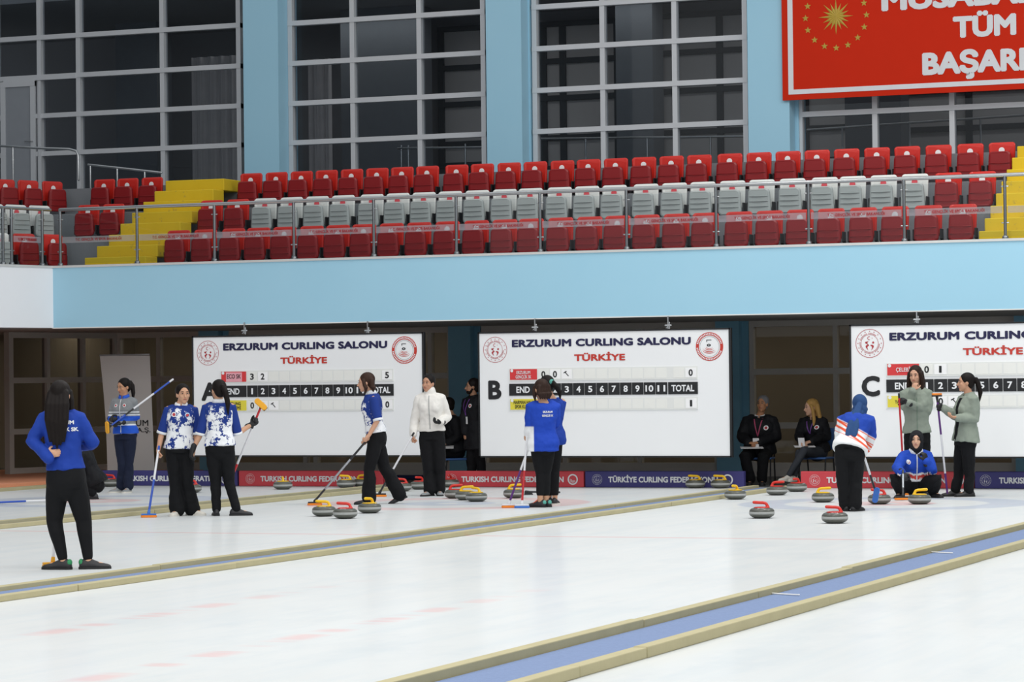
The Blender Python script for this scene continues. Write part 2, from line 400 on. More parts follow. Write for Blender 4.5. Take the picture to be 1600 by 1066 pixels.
# corridor behind the upper glass
YB = 51.0
m_cw = mat('corridor wall', '85878a', .85, var=.06, scale=.7); m_cc = mat('corridor ceiling tile', '97999b', .85, var=.05, scale=.8)
bm = bmesh.new(); box(bm, -46, 14, YU+.4, YB+.2, 4.7, 4.9); struct(bm, 'floor_corridor', mat('corridor floor', '6d6f70', .5))
bm = bmesh.new(); box(bm, -46, 14, YU+.1, YB+.2, 8.55, 8.7); struct(bm, 'ceiling_corridor', m_cc)
bm = bmesh.new(); box(bm, -46, 14, YB, YB+.2, 4.9, 8.6); struct(bm, 'wall_corridor', m_cw)
def panes(n, pxs, pys, Yp, col, frame):
    """a pale back window of the corridor, gridded by dark bars"""
    bm = bmesh.new(); x0, x1 = onY(pxs[0],150,Yp).x, onY(pxs[-1],150,Yp).x; zs = [onY((pxs[0]+pxs[-1])/2, p, Yp).z for p in pys]
    for p in pxs: xx = onY(p,150,Yp).x; box(bm, xx-.06, xx+.06, Yp-.1, Yp+.02, min(zs), max(zs))
    for zz in zs: box(bm, x0-.06, x1+.06, Yp-.11, Yp+.02, zz-.05, zz+.05)
    o = tag(from_bm(bm, f'window_{n}', frame), kind='structure')
    bm = bmesh.new(); box(bm, x0, x1, Yp-.04, Yp, min(zs), max(zs)); from_bm(bm, 'frosted_pane', col, o)
m_fp = mat('frosted pane', 'c9c6c4', .8, var=.05, scale=.8); m_bar = mat('dark bar', '3e4347', .6)
panes(11, (692,770), (45,106,163,225,258), YB-.1, m_fp, m_bar)
panes(12, (852,882,967), (36,94,152,214,262), YB-.1, m_fp, m_bar)
panes(13, (1033,1127,1200), (22,80,140,205,260), YB-.1, m_fp, m_bar)
panes(14, (1260,1334), (20,80,140,200,250), YB-.1, m_fp, m_bar)
panes(15, (1406,1515,1640), (20,80,140,200,250), YB-.1, m_fp, m_bar)
for px, w_ in ((604,1.6), (1000,.7), (1370,1.0), (225,.9)):
    xx = onY(px,150,49.3).x; bm = bmesh.new(); box(bm, xx-w_/2, xx+w_/2, 49.0, 49.6, 4.9, 8.55); struct(bm, 'wall_corridor_pillar', mat('corridor pillar', '767b80', .8))
# curtains inside
m_cur = cloth('curtain cloth', 'cfcac8', .9, .3, 6)
for i, (a, b, y0, y1, lab) in enumerate(((300,378,88,300,'grey pleated curtain hanging behind the glass beside the first blue column'), (482,518,92,300,'narrow pale curtain hanging behind the glass next to the first blue column, its far side'))):
    Yq = 48.2; xa, xb = onY(a,180,Yq).x, onY(b,180,Yq).x; za = onY((a+b)/2, y0, Yq).z; bm = bmesh.new(); n = int((xb-xa)/.02)
    prof = [(xa+(xb-xa)*k/n, Yq+.05*math.sin(k*.55)+.02*math.sin(k*1.7)) for k in range(n+1)]
    lo = [bm.verts.new((x,y,4.93)) for x, y in prof]; hi = [bm.verts.new((x,y,za)) for x, y in prof]
    for k in range(n): bm.faces.new((lo[k],lo[k+1],hi[k+1],hi[k]))
    tag(from_bm(bm, 'curtain', m_cur, smooth=True, origin=(xa,Yq,4.93)), lab, 'curtain', 'curtains behind the upper glass')
# glazed door on the upper level
dx0, dx1 = UX(6,200), UX(60,200); zt = UZ(33,128)
bm = bmesh.new(); Yd = YU-.09
for a, b in ((dx0,dx0+.1),(dx1-.1,dx1)): box(bm, a, b, Yd-.026, Yd+.026, 4.93, zt-.01)
box(bm, dx0, dx1, Yd-.03, Yd+.03, zt-.1, zt); box(bm, dx0, dx1, Yd-.03, Yd+.03, 4.92, 5.05); d = tag(from_bm(bm, 'door_1', m_fru), kind='structure')
bm = bmesh.new(); box(bm, dx0+.1, dx1-.1, Yd-.008, Yd+.008, 5.05, zt-.1); from_bm(bm, 'door_panel', mat('grey door panel', '8d9298', .6), d)
bm = bmesh.new(); h = V((dx1-.05, Yd-.07, 6.0)); tube(bm, [h, h-X*.14], .011); tube(bm, [h, h+Y*.06], .011); from_bm(bm, 'door_handle', m_steel, d, True)
bm = bmesh.new(); box(bm, UX(64), UX(68), Yd-.02, Yd+.02, 4.93, zt-.01); box(bm, UX(10), UX(122), Yd-.02, Yd+.03, zt+.0, zt+.09); struct(bm, 'trim_door', m_fru)

# ================================================================== DIVIDERS, BARRIERS
m_curb = NT('khaki foam'); _v = m_curb.coord()[0]
m_curb.set(m_curb.mix(m_curb.noise(_v, 3, 5, .6), lin('aaa27f'), lin('c0b893')), .8, 0, .3); m_curb.bump(m_curb.noise(_v, 25, 3), .25, .006); m_curb = m_curb.m
m_carpet = cloth('blue carpet', '7b8db0', .95, .35, 40, .12)
def divider(idx, xa, xb, y0, y1, cuts_a, cuts_b, where):
    for side, (xc, cuts) in enumerate(((xa, cuts_a), (xb, cuts_b))):
        ys = [y0]+sorted(cuts)+[y1]
        for k in range(len(ys)-1):
            bm = bmesh.new(); j = random.uniform(-.006,.006); hh = (.062 if idx == 2 else .05)+random.uniform(-.004,.004)
            box(bm, -.045+j, .045+j, .004, ys[k+1]-ys[k]-.004, 0, hh)
            o = from_bm(bm, 'curb_strip', m_curb); o.location = (xc, ys[k], 0); bevel_mod(o, .006)
            tag(o, f'khaki foam strip edging the blue carpet of the {where}, on its {"far" if side == 0 else "near"} side', 'foam strip', f'foam strips on the {"far" if side == 0 else "near"} side of the {where}')
    bm = bmesh.new(); n = int((y1-y0)/.25)
    box(bm, xa+.055, xb-.055, y0, y1, 0, .012)
    tag(from_bm(bm, 'carpet_runner', m_carpet, origin=((xa+xb)/2,y0,0)), f'blue carpet runner inside the {where}', 'carpet')
gy = lambda px, py: onZ(px, py, .05).y
DX = [(-17.0, -16.42), (-11.53, -11.31), (-5.94, -5.43)]
DX = [(onZ(300,797.5,0).x-.545, onZ(300,797.5,0).x-.045), (onZ(800,827,0).x-.555, onZ(800,827,0).x-.045), (onZ(1200,917,.05).x+.045, onZ(1200,974,0).x-.045)]
divider(0, *DX[0], 12, YW-.1, [18,24,30,35], [19,25,31,36], 'divider running up to the first scoreboard')
divider(1, *DX[1], 8, YW+.1, [gy(190,882),gy(540,836),gy(930,788),12,16.5], [gy(193,915),gy(410,880),gy(600,848),gy(1060,785),15], 'divider in the middle of the rink')
divider(2, *DX[2], 5, YW-.3, [gy(962,970),gy(1135,925),gy(1282,888),gy(1512,835),30,34,10], [gy(920,1045),gy(1010,1015),gy(1300,935),gy(1550,868),32,11], 'divider closest to the camera')
bm = bmesh.new(); box(bm, XL0-.13, XL0, 10, YW-.4, 0, .05); tag(from_bm(bm, 'curb_strip', m_curb, origin=(XL0,10,0)), 'khaki foam strip between the ice and the orange floor along the side wall', 'foam strip')
m_wl = mat('white cord', 'e8e8e4', .6)
for a, b, lab in (((1189,926),(1266,931),'thin white cord lying across the near blue carpet, its middle stretch'), ((1447,862),(1500,865),'thin white cord lying across the near blue carpet further towards the scoreboards')):
    A, B = onZ(*a,.022), onZ(*b,.022); A, B = A+(B-A)*.06, A+(B-A)*.78; bm = bmesh.new(); tube(bm, [A, (A+B)/2-Z*.004+Y*.02, B], .006, 6)
    tag(from_bm(bm, 'cord', m_wl, origin=A, smooth=True), lab, 'cord')

m_red = NT('red vinyl'); _v = m_red.coord()[0]; m_red.set(m_red.mix(m_red.noise(_v, 4, 4), lin('cf3f4a'), lin('da4c54')), .55); m_red = m_red.m
m_navy = NT('navy vinyl'); _v = m_navy.coord()[0]; m_navy.set(m_navy.mix(m_navy.noise(_v, 4, 4), lin('36346f'), lin('423f84')), .55); m_navy = m_navy.m
m_ink_w = mat('white lettering', 'eceef0', .6, var=.02)
def crest(bmr, c, ax, ay, r):
    """ministry crest: rings, a circle of stars, a figure under a crescent"""
    disc(bmr, c, ax, ay, r*.965, r); disc(bmr, c, ax, ay, r*.6, r*.625); 
    for k in range(16): a = 2*math.pi*k/16; star(bmr, V(c)+ax*(r*.83*math.cos(a))+ay*(r*.83*math.sin(a)), ax, ay, r*.055)
    for s in (-1,1):
        disc(bmr, V(c)+ax*(s*r*.25)+ay*(r*.05), ax, ay, 0, r*.075, 14)
        pts = [(.03,-.14),(.10,-.10),(.2,-.11),(.29,-.17),(.29,-.26),(.22,-.36),(.1,-.5),(.14,-.38),(.17,-.28),(.13,-.2)]
        f = [V(c)+ax*(s*r*a)+ay*(r*b) for a, b in pts]; bmr.faces.new([bmr.verts.new(p) for p in f])
    disc(bmr, V(c)+ay*(r*.36)-ax*(r*.03), ax, ay, r*.09, r*.13, 18, math.pi*.35, math.pi*1.65); star(bmr, V(c)+ay*(r*.36)+ax*(r*.18), ax, ay, r*.04)
    disc(bmr, V(c)-ax*(r*.06)+ay*(r*.02), ax, ay, r*.10, r*.15, 12, math.pi*.6, math.pi*1.5)
    for k in range(44):                     # ring of tiny lettering, too small to read
        a = 2*math.pi*k/50+.9
        if k % 9 == 7: continue
        q = V(c)+ax*(r*.69*math.cos(a))+ay*(r*.69*math.sin(a)); obox(bmr, q, (ax*math.cos(a)+ay*math.sin(a)), (ay*math.cos(a)-ax*math.sin(a)), ax.cross(ay), r*.035, r*.022, .0005)
def barrier(a, b, red, s, crests, label, tx=None, ytop=738, yb=761.5):
    Yb = 39.45; x0, x1 = onY(a,750,Yb).x, onY(b,750,Yb).x; h = .235
    bm = bmesh.new(); box(bm, 0, x1-x0, 0, .11, .0, h); o = from_bm(bm, 'barrier_pad', m_red if red else m_navy); o.location = (x0, Yb, 0); bevel_mod(o, .012, 3)
    tag(o, label, 'barrier', 'padded barriers along the end of the ice')
    ta, tb = (onY(k,750,Yb).x for k in tx); write_words(s, (ta, Yb-.003, h*.30), X, Z, tb-ta, h*.36, .05, 1., 'lettering', m_ink_w, o)
    for px, k in crests:
        bm = bmesh.new(); c = V((onY(px,750,Yb).x, Yb-.003, h*.48))
        if k == 'm': crest(bm, c, X, Z, h*.33)
        else:
            disc(bm, c, X, Z, h*.25, h*.34, 28)
            for q in (.06,.11,.16): disc(bm, c-Z*.004, X, Z, h*q*1.0, h*(q+.025)*1.0, 18, math.pi*.9, math.pi*1.9)
        from_bm(bm, 'emblem', m_ink_w, o)
    return o
barrier(158, 371, False, 'TURKISH CURLING FEDERATION', [(352,'c')], 'navy barrier pad behind the two people in patterned shirts', (189,345))
barrier(373, 598, True, 'TURKISH CURLING FEDERATION', [(391,'m'),(580,'c')], 'red barrier pad below the first scoreboard, beside the navy one', (407,560))
barrier(692, 912, True, 'TURKISH CURLING FEDERATION', [(706,'m'),(895,'c')], 'red barrier pad below the second scoreboard, behind the pair in blue', (721,881))
barrier(914, 1162, False, 'TÜRKİYE CURLING FEDERASYONU', [(933,'m'),(1137,'c')], 'navy barrier pad below the second scoreboard with two yellow stones before it', (950.5,1122))
barrier(1251, 1521, True, 'TURKISH CURLING FEDERATION', [(1273,'m'),(1497,'c')], 'red barrier pad behind the crouching skip in a black headscarf', (1291.5,1478))
barrier(1523, 1760, False, 'TURKISH CURLING FEDERATION', [(1540,'m')], 'navy barrier pad beyond the inverted purple and white broom', (1561,1730))
bm = bmesh.new(); q = onZ(652,749); box(bm, -.55, .5, -.1, .1, 0, .07); o = from_bm(bm, 'folded_mat', mat('dark blue mat', '1f2f5c', .8)); o.location = (q.x, q.y, -.004); bevel_mod(o, .02, 2); tag(o, 'dark blue folded mat lying on the floor behind the gap between two red barriers', 'mat')
# ================================================================== SEATS
def plastic(name, col, rough=.32):
    t = NT(name); vec = t.coord()[0]; c = lin(col)
    t.set(t.mix(t.noise(vec, 5, 3), tuple(v*.93 for v in c), c), rough, 0, .4); return t.m
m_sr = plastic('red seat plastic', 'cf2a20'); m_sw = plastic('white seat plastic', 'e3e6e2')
m_pr = plastic('red seat shaded underside', '8c1419', .38); m_pw = plastic('grey seat shaded underside', 'a9b0ae', .45)  # pan colours darkened to carry the shade on the folded undersides
m_blk = mat('black metal', '1b1c1e', .5, .2); m_disc_w = mat('white number disc', 'f0eeee', .5); m_disc_r = mat('red number disc', 'd9505a', .5)
def shell(bm, w0, w1, h, d, curve, ribs=False, r=.05, flip=1):
    """rounded moulded shell in the XZ plane: width w0 at foot, w1 at head, bowed by curve"""
    out = []; n = 6
    for sx, sz in ((1,0),(1,1),(-1,1),(-1,0)):
        cx = (w1 if sz else w0)/2-r; cz = h-r if sz else r
        a0 = {(1,0):-90,(1,1):0,(-1,1):90,(-1,0):180}[(sx,sz)]
        for k in range(n+1):
            a = math.radians(a0+90*k/n); out.append((sx*cx+r*math.cos(a), cz+r*math.sin(a)))
    def P(x, z, o): return (x, flip*(o+curve*(1-(2*x/max(w0,w1))**2)), z)
    cols = []
    f = [bm.verts.new(P(x,z,0)) for x, z in out]; b = [bm.verts.new(P(x,z,d)) for x, z in out]
    fi = [bm.verts.new(P(x*.9,(z-h/2)*.9+h/2,-.012)) for x, z in out]
    k = len(out)
    for i in range(k): j = (i+1)%k; bm.faces.new((f[i],f[j],b[j],b[i])); bm.faces.new((f[i],f[j],fi[j],fi[i]))
    bm.faces.new(fi); bm.faces.new(b)
    if ribs:
        for z in (.3,.5,.7):
            zz = h*z; hw = (w0+(w1-w0)*z)/2*.86; prev = None
            for q in range(9):
                x = -hw+2*hw*q/8; y0 = curve*(1-(2*x/max(w0,w1))**2)
                ring = [bm.verts.new((x, flip*(y0+o), zz+e)) for o, e in ((-.01,-.006),(-.024,-.003),(-.024,.003),(-.01,.006))]
                if prev: 
                    for i in range(4): bm.faces.new((prev[i],prev[(i+1)%4],ring[(i+1)%4],ring[i]))
                else: bm.faces.new(ring[::-1])
                prev = ring
            bm.faces.new(prev)
        for sx in (-1,1):
            x = sx*(w0+w1)/4*.82; box(bm, x-.004, x+.004, flip*(-.022), flip*.0, h*.08, h*.9)
def seat_proto(kind):
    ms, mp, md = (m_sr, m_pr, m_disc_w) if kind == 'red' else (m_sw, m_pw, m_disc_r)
    r = bpy.data.objects.new('stadium_seat', None); C.objects.link(r); r['category'] = 'seat'
    bm = bmesh.new(); shell(bm, .37, .40, .44, .03, .035, flip=1); bmesh.ops.translate(bm, verts=bm.verts, vec=(0,.06,.17))
    bk = from_bm(bm, 'backrest', ms, r); bevel_mod(bk, .012, 2)
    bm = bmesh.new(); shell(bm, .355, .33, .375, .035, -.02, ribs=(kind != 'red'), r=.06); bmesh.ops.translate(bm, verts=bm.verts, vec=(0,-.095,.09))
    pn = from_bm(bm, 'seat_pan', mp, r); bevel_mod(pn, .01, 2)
    if kind == 'red':
        bm = bmesh.new()
        for z in (.10,.2): tube(bm, [(-.15,-.12,.09+z),(0,-.142,.09+z),(.15,-.12,.09+z)], .005, 6)
        from_bm(bm, 'moulded_rib', mp, pn, True)
    bm = bmesh.new(); dv = V((0,-1,.0))
    a = [bm.verts.new((.044*math.cos(t), .058+.035, .49+.044*math.sin(t))) for t in [2*math.pi*i/24 for i in range(24)]]
    for v in a: v.co.y = .042
    bm.faces.new(a); from_bm(bm, 'number_disc', md, bk)
    for s in (-1,1):
        bm = bmesh.new(); box(bm, s*.195-.011, s*.195+.011, -.06, .10, .12, .27); box(bm, s*.195-.014, s*.195+.014, .0, .10, .0, .13)
        b = from_bm(bm, 'bracket', m_blk, r); bevel_mod(b, .006, 1)
    return r
SP = {'red': seat_proto('red'), 'white': seat_proto('white')}; used = set()
def put_seat(kind, loc, rz, label, group):
    if kind not in used: o = SP[kind]; used.add(kind)
    else:
        o = SP[kind].copy(); C.objects.link(o)
        for c in SP[kind].children:
            d = c.copy(); C.objects.link(d); d.parent = o
            for g in c.children: e = g.copy(); C.objects.link(e); e.parent = d
    o.location = loc; o.rotation_euler = (0,0,rz); tag(o, label, 'seat', group); return o
ORD = lambda i: ['first','second','third','fourth','fifth','sixth','seventh','eighth','ninth','tenth','eleventh','twelfth','thirteenth','fourteenth','fifteenth','sixteenth','seventeenth','eighteenth','nineteenth','twentieth'][i] if i < 20 else ['twenty-first','twenty-second','twenty-third','twenty-fourth','twenty-fifth','twenty-sixth','twenty-seventh','twenty-eighth','twenty-ninth','thirtieth'][i-20]
PANY = [39.95, 41.12, 42.27]; SZ = [3.37, 3.905, 4.405]
def py_pan(px, r): return [ (lambda x: 388-(x-265)*.0294), (lambda x: 345-(x-320)*.03), (lambda x: 300-(x-380)*.034)][r](px)
R3 = [386,425.6,465,504,543.6,583.4,622.5,662,708,748,790,831,873.4,914.5,957.3,1001.4,1044.5,1088,1136,1181.6,1227,1272.7,1319,1366.5,1414,1463,1513,1562.5]
R2 = [(324,'red'),(365,'red')]+[(p,'white') for p in (408,449,489.4,530,575,615.6,656.5,697.5,740,783,823.5,869,912,955,1004.4,1049,1093.4,1140,1186,1234,1284.5,1328.6,1377,1426)]+[(1478.6,'red'),(1531.8,'red')]
R1 = [272,314,358,397,438,480.6,521.5,562.5,605.6,648.7,693.4,738.7,783,824.5,870.6,916,960,1005.4,1052,1097.5,1150,1198,1246,1294.5,1345,1395,1447,1501]
def row(lst, r, name):
    for i, e in enumerate(lst):
        px, k = e if isinstance(e, tuple) else (e, 'red')
        p = onY(px, py_pan(px, r), PANY[r]-.09)
        if r == 1 and k == 'red': lab = f'red folded seat, {["outer","inner"][i%2] if i < 2 else ["inner","outer"][i%2]} of two reds at the {"left" if i < 2 else "right"} end of the middle row'
        elif r == 1: lab = f'white seat with folded grey pan, {ORD(i-2)} white one from the left, middle row'
        else: lab = f'red folded seat, {ORD(i)} from the left in the {name} row between the stairs'
        put_seat(k, (p.x, PANY[r], SZ[r]), 0, lab, f'{k} seats of the {name} row')
row(R1, 0, 'front'); row(R2, 1, 'middle'); row(R3, 2, 'top')
for i, px in enumerate((156,192.5,230.6)):
    p = onY(px, 300, PANY[2]-.09); put_seat('red', (p.x, PANY[2], SZ[2]), 0, f'red folded seat, {["outer","middle","inner"][i]} of three in the top row left of the yellow stairs', 'red seats left of the yellow stairs')
for i, px in enumerate((131,170)):
    p = onY(px, 345, PANY[1]-.09); put_seat('red', (p.x, PANY[1], SZ[1]), 0, f'red folded seat, {["outer","inner"][i]} of two in the middle row left of the yellow stairs', 'red seats left of the yellow stairs')
A2 = math.radians(27); N2 = V((math.cos(A2), -math.sin(A2), 0))
LEFT = [(0,[(5,'white'),(46,'red'),(90,'red')]),(1,[(-3,'white'),(33,'white'),(70,'white')]),(2,[(15,'red'),(52,'red'),(90,'red')])]
for r, lst in LEFT:
    p0 = CORN-SN*(.25+1.17*r)-N2*.5
    for i, (px, k) in enumerate(lst):
        q = onplane(px, [383,340,300][r], p0, N2); q = q-N2*.09
        put_seat(k, (q.x,q.y,SZ[r]), math.pi/2-A2, f'{k} folded seat, {ORD(i)} from the picture edge in the {["front","middle","top"][r]} row of the side stand', 'seats of the side stand')

# ================================================================== STAIRS
def yellow():
    t = NT('yellow stair paint'); vec = t.coord()[0]
    b = t.mix(t.noise(vec, 2, 4), lin('d2b21f'), lin('dfc12e')); b = t.mix(t.ma('MULTIPLY', t.step(t.noise(vec, 7, 5, .7), .64, .03), .5), b, lin('8f8552'))
    t.set(b, .75, 0, .3); return t.m
m_yel = yellow()
def stairs(lefts, rights, tops, label, y0=39.48, tread=.38):
    rt = empty('stair_flight', (onY(lefts[0],400,y0).x, y0, ROWZ[0]), label, 'stairs', 'yellow stairs of the stand')
    xs = [(onY(a,350,y0+tread*k).x, onY(b,350,y0+tread*k).x) for k, (a, b) in enumerate(zip(lefts,rights))]
    x0 = sum(a for a, b in xs)/len(xs); x1 = sum(b for a, b in xs)/len(xs)
    n = len(lefts); z0 = ROWZ[0]; z1 = 4.93
    for k in range(n):
        zz = z0+(z1-z0)*(k+1)/n; bm = bmesh.new(); box(bm, x0, x1, y0+tread*k, y0+tread*(k+1)+(0 if k < n-1 else .5), z0-.02 if k == 0 else zz-(z1-z0)/n, zz)
        o = from_bm(bm, 'step', m_yel, rt); bevel_mod(o, .01, 1)
    bm = bmesh.new(); box(bm, x0-.12, x1, YW+.26, y0, ROWZ[0], ROWZ[0]+.012); from_bm(bm, 'landing', m_yel, rt)
    return x0, x1
stairs([125,145,167.5,187.5,207.5,227,245,264.5], [232,250,262,275,296,317,338,347.5], 0, 'yellow painted stairs climbing between the red seats near the corner of the stand')
stairs([1524,1534,1543.5,1554.5,1564.7,1576,1588,1598], [1650]*8, 0, 'yellow painted stairs at the picture edge, beyond the last red seats')

# ================================================================== GLASS RAILING
m_post = mat('post steel', '7b8083', .3, .85)
g_rail = glass('railing glass', (.86,.89,.90), .05, .01)
def frosted():
    t = NT('frosted strip'); t.t.nodes.remove(t.b)
    tr = t.n('ShaderNodeBsdfTransparent'); tr.inputs[0].default_value = (.9,.9,.92,1)
    d = t.n('ShaderNodeBsdfTranslucent'); d.inputs[0].default_value = (.72,.72,.75,1); e = t.n('ShaderNodeBsdfDiffuse'); e.inputs[0].default_value = (.5,.5,.54,1)
    m1 = t.n('ShaderNodeMixShader'); m1.inputs[0].default_value = .7; m2 = t.n('ShaderNodeMixShader'); m2.inputs[0].default_value = .5
    t.t.links.new(d.outputs[0], m1.inputs[1]); t.t.links.new(e.outputs[0], m1.inputs[2]); t.t.links.new(tr.outputs[0], m2.inputs[1]); t.t.links.new(m1.outputs[0], m2.inputs[2])
    t.t.links.new(m2.outputs[0], t.out.inputs[0]); return t.m
m_fr = frosted(); m_ink_r = mat('dark red lettering', 'a02a30', .6); m_ink_k = mat('black lettering', '17181b', .6)
YR = YW+.10; RZ = 4.31
posts = [onY(p, 350, YR).x for p in (94,214,335,459,584,713,844,979,1119,1263.6,1413,1570.7,1735)]
rl = empty('glass_railing', (posts[0], YR, ZT), 'steel and glass railing along the front of the red and white seats', 'railing')
bm = bmesh.new(); tube(bm, [(posts[0],YR,RZ),(14,YR,RZ)], .028, 14); from_bm(bm, 'top_rail', m_steel, rl, True)
def post(x, p, par):
    bm = bmesh.new(); tube(bm, [p, p+Z*(RZ-ZT-.03)], .023, 12); tube(bm, [p, p+Z*.012], .045, 14); f = from_bm(bm, 'post', m_post, par, True)
    for zz in (.22,.72):
        bm = bmesh.new(); tube(bm, [p-x*.045+Z*zz, p+x*.045+Z*zz], .009, 8); from_bm(bm, 'glass_clip', m_steel, f, True)
def pane(a, b, x, nrm, par, text=True):
    bm = bmesh.new(); L = (b-a).length; quad(bm, a+x*.035+Z*.06, b-x*.035+Z*.06, b-x*.035+Z*.82, a+x*.035+Z*.82); g = from_bm(bm, 'glass_pane', g_rail, par)
    bm = bmesh.new(); k = nrm*.004; quad(bm, a+x*.036+Z*.385+k, b-x*.036+Z*.385+k, b-x*.036+Z*.48+k, a+x*.036+Z*.48+k); from_bm(bm, 'frosted_strip', m_fr, g)
    if text:
        bm = bmesh.new(); write(bm, 'T.C. GENÇLİK VE SPOR BAKANLIĞI', a+x*(L*.2)+Z*.412+nrm*.007, x, Z, L*.6, .04, .02); from_bm(bm, 'lettering', m_ink_r, g)
for i, x in enumerate(posts):
    p = V((x, YR, ZT+.03)); post(X, p, rl)
    if i+1 < len(posts): pane(V((x,YR,ZT)), V((posts[i+1],YR,ZT)), X, -Y, rl)
sp = CORN-SN*.1; sp.z = ZT; rs = empty('glass_railing', sp, 'steel and glass railing of the side stand, above the white wall', 'railing')
bm = bmesh.new(); tube(bm, [sp+Z*(RZ-ZT)+SU*.05, sp-SU*9+Z*(RZ-ZT)], .024, 14); from_bm(bm, 'top_rail', m_steel, rs, True)
sps = [sp]+[(lambda q: V((q.x,q.y,ZT)))(onplane(p, 370, sp, SN)) for p in (66,18,4.5)]; sps.append(sps[-1]-SU*1.2)
for i, p in enumerate(sps[:-1]):
    if i: post(SU, p+Z*.03, rs)
    a, b = sps[i+1], p
    if (a-b).length > .4: pane(a, b, SU, SN, rs, i == 1)
# hand rails on the upper level
def rail(pts, feet, label, Yp):
    P = [onY(a,b,Yp) for a, b in pts]; rt = empty('hand_rail', P[-1], label, 'handrail')
    bm = bmesh.new(); tube(bm, P, .021, 10); from_bm(bm, 'rail_tube', m_steel, rt, True)
    for (a, b, c) in feet:
        bm = bmesh.new(); q0, q1 = onY(a,b,Yp), onY(a,c,Yp); q1.x = q0.x; q1.z = 4.9; tube(bm, [q0,q1], .017, 10); tube(bm, [q1, q1+Z*.01], .045, 12); from_bm(bm, 'post', m_steel, rt, True)
rail([(-20,227),(60,231.5),(108,233),(119,236),(122,243),(123,281)], [(20,230,290)], 'bent steel handrail in front of the glazed door above the side stand', 42.9)
rail([(138,257.5),(190,263),(252,270)], [(141,258,292),(183,262,290),(226,267,290)], 'thin steel handrail sloping behind the three red seats left of the stairs', 43.3)
rail([(845,217),(1165,213)], [(915,215.5,255),(1011,214.5,252),(1110,213.5,250)], 'dark steel handrail in the corridor behind the glass between the second and third columns', 48.5)
rail([(1262,203),(1660,176)], [(1316,199,235),(1421,192,228),(1532,185,222)], 'dark steel handrail in the corridor behind the glass below the red banner', 48.5)
rail([(622,232),(690,231),(758,230)], [(627,228,262),(638,228,262),(727,226,258)], 'dark steel handrail in the corridor behind the glass left of the second column', 47.6)

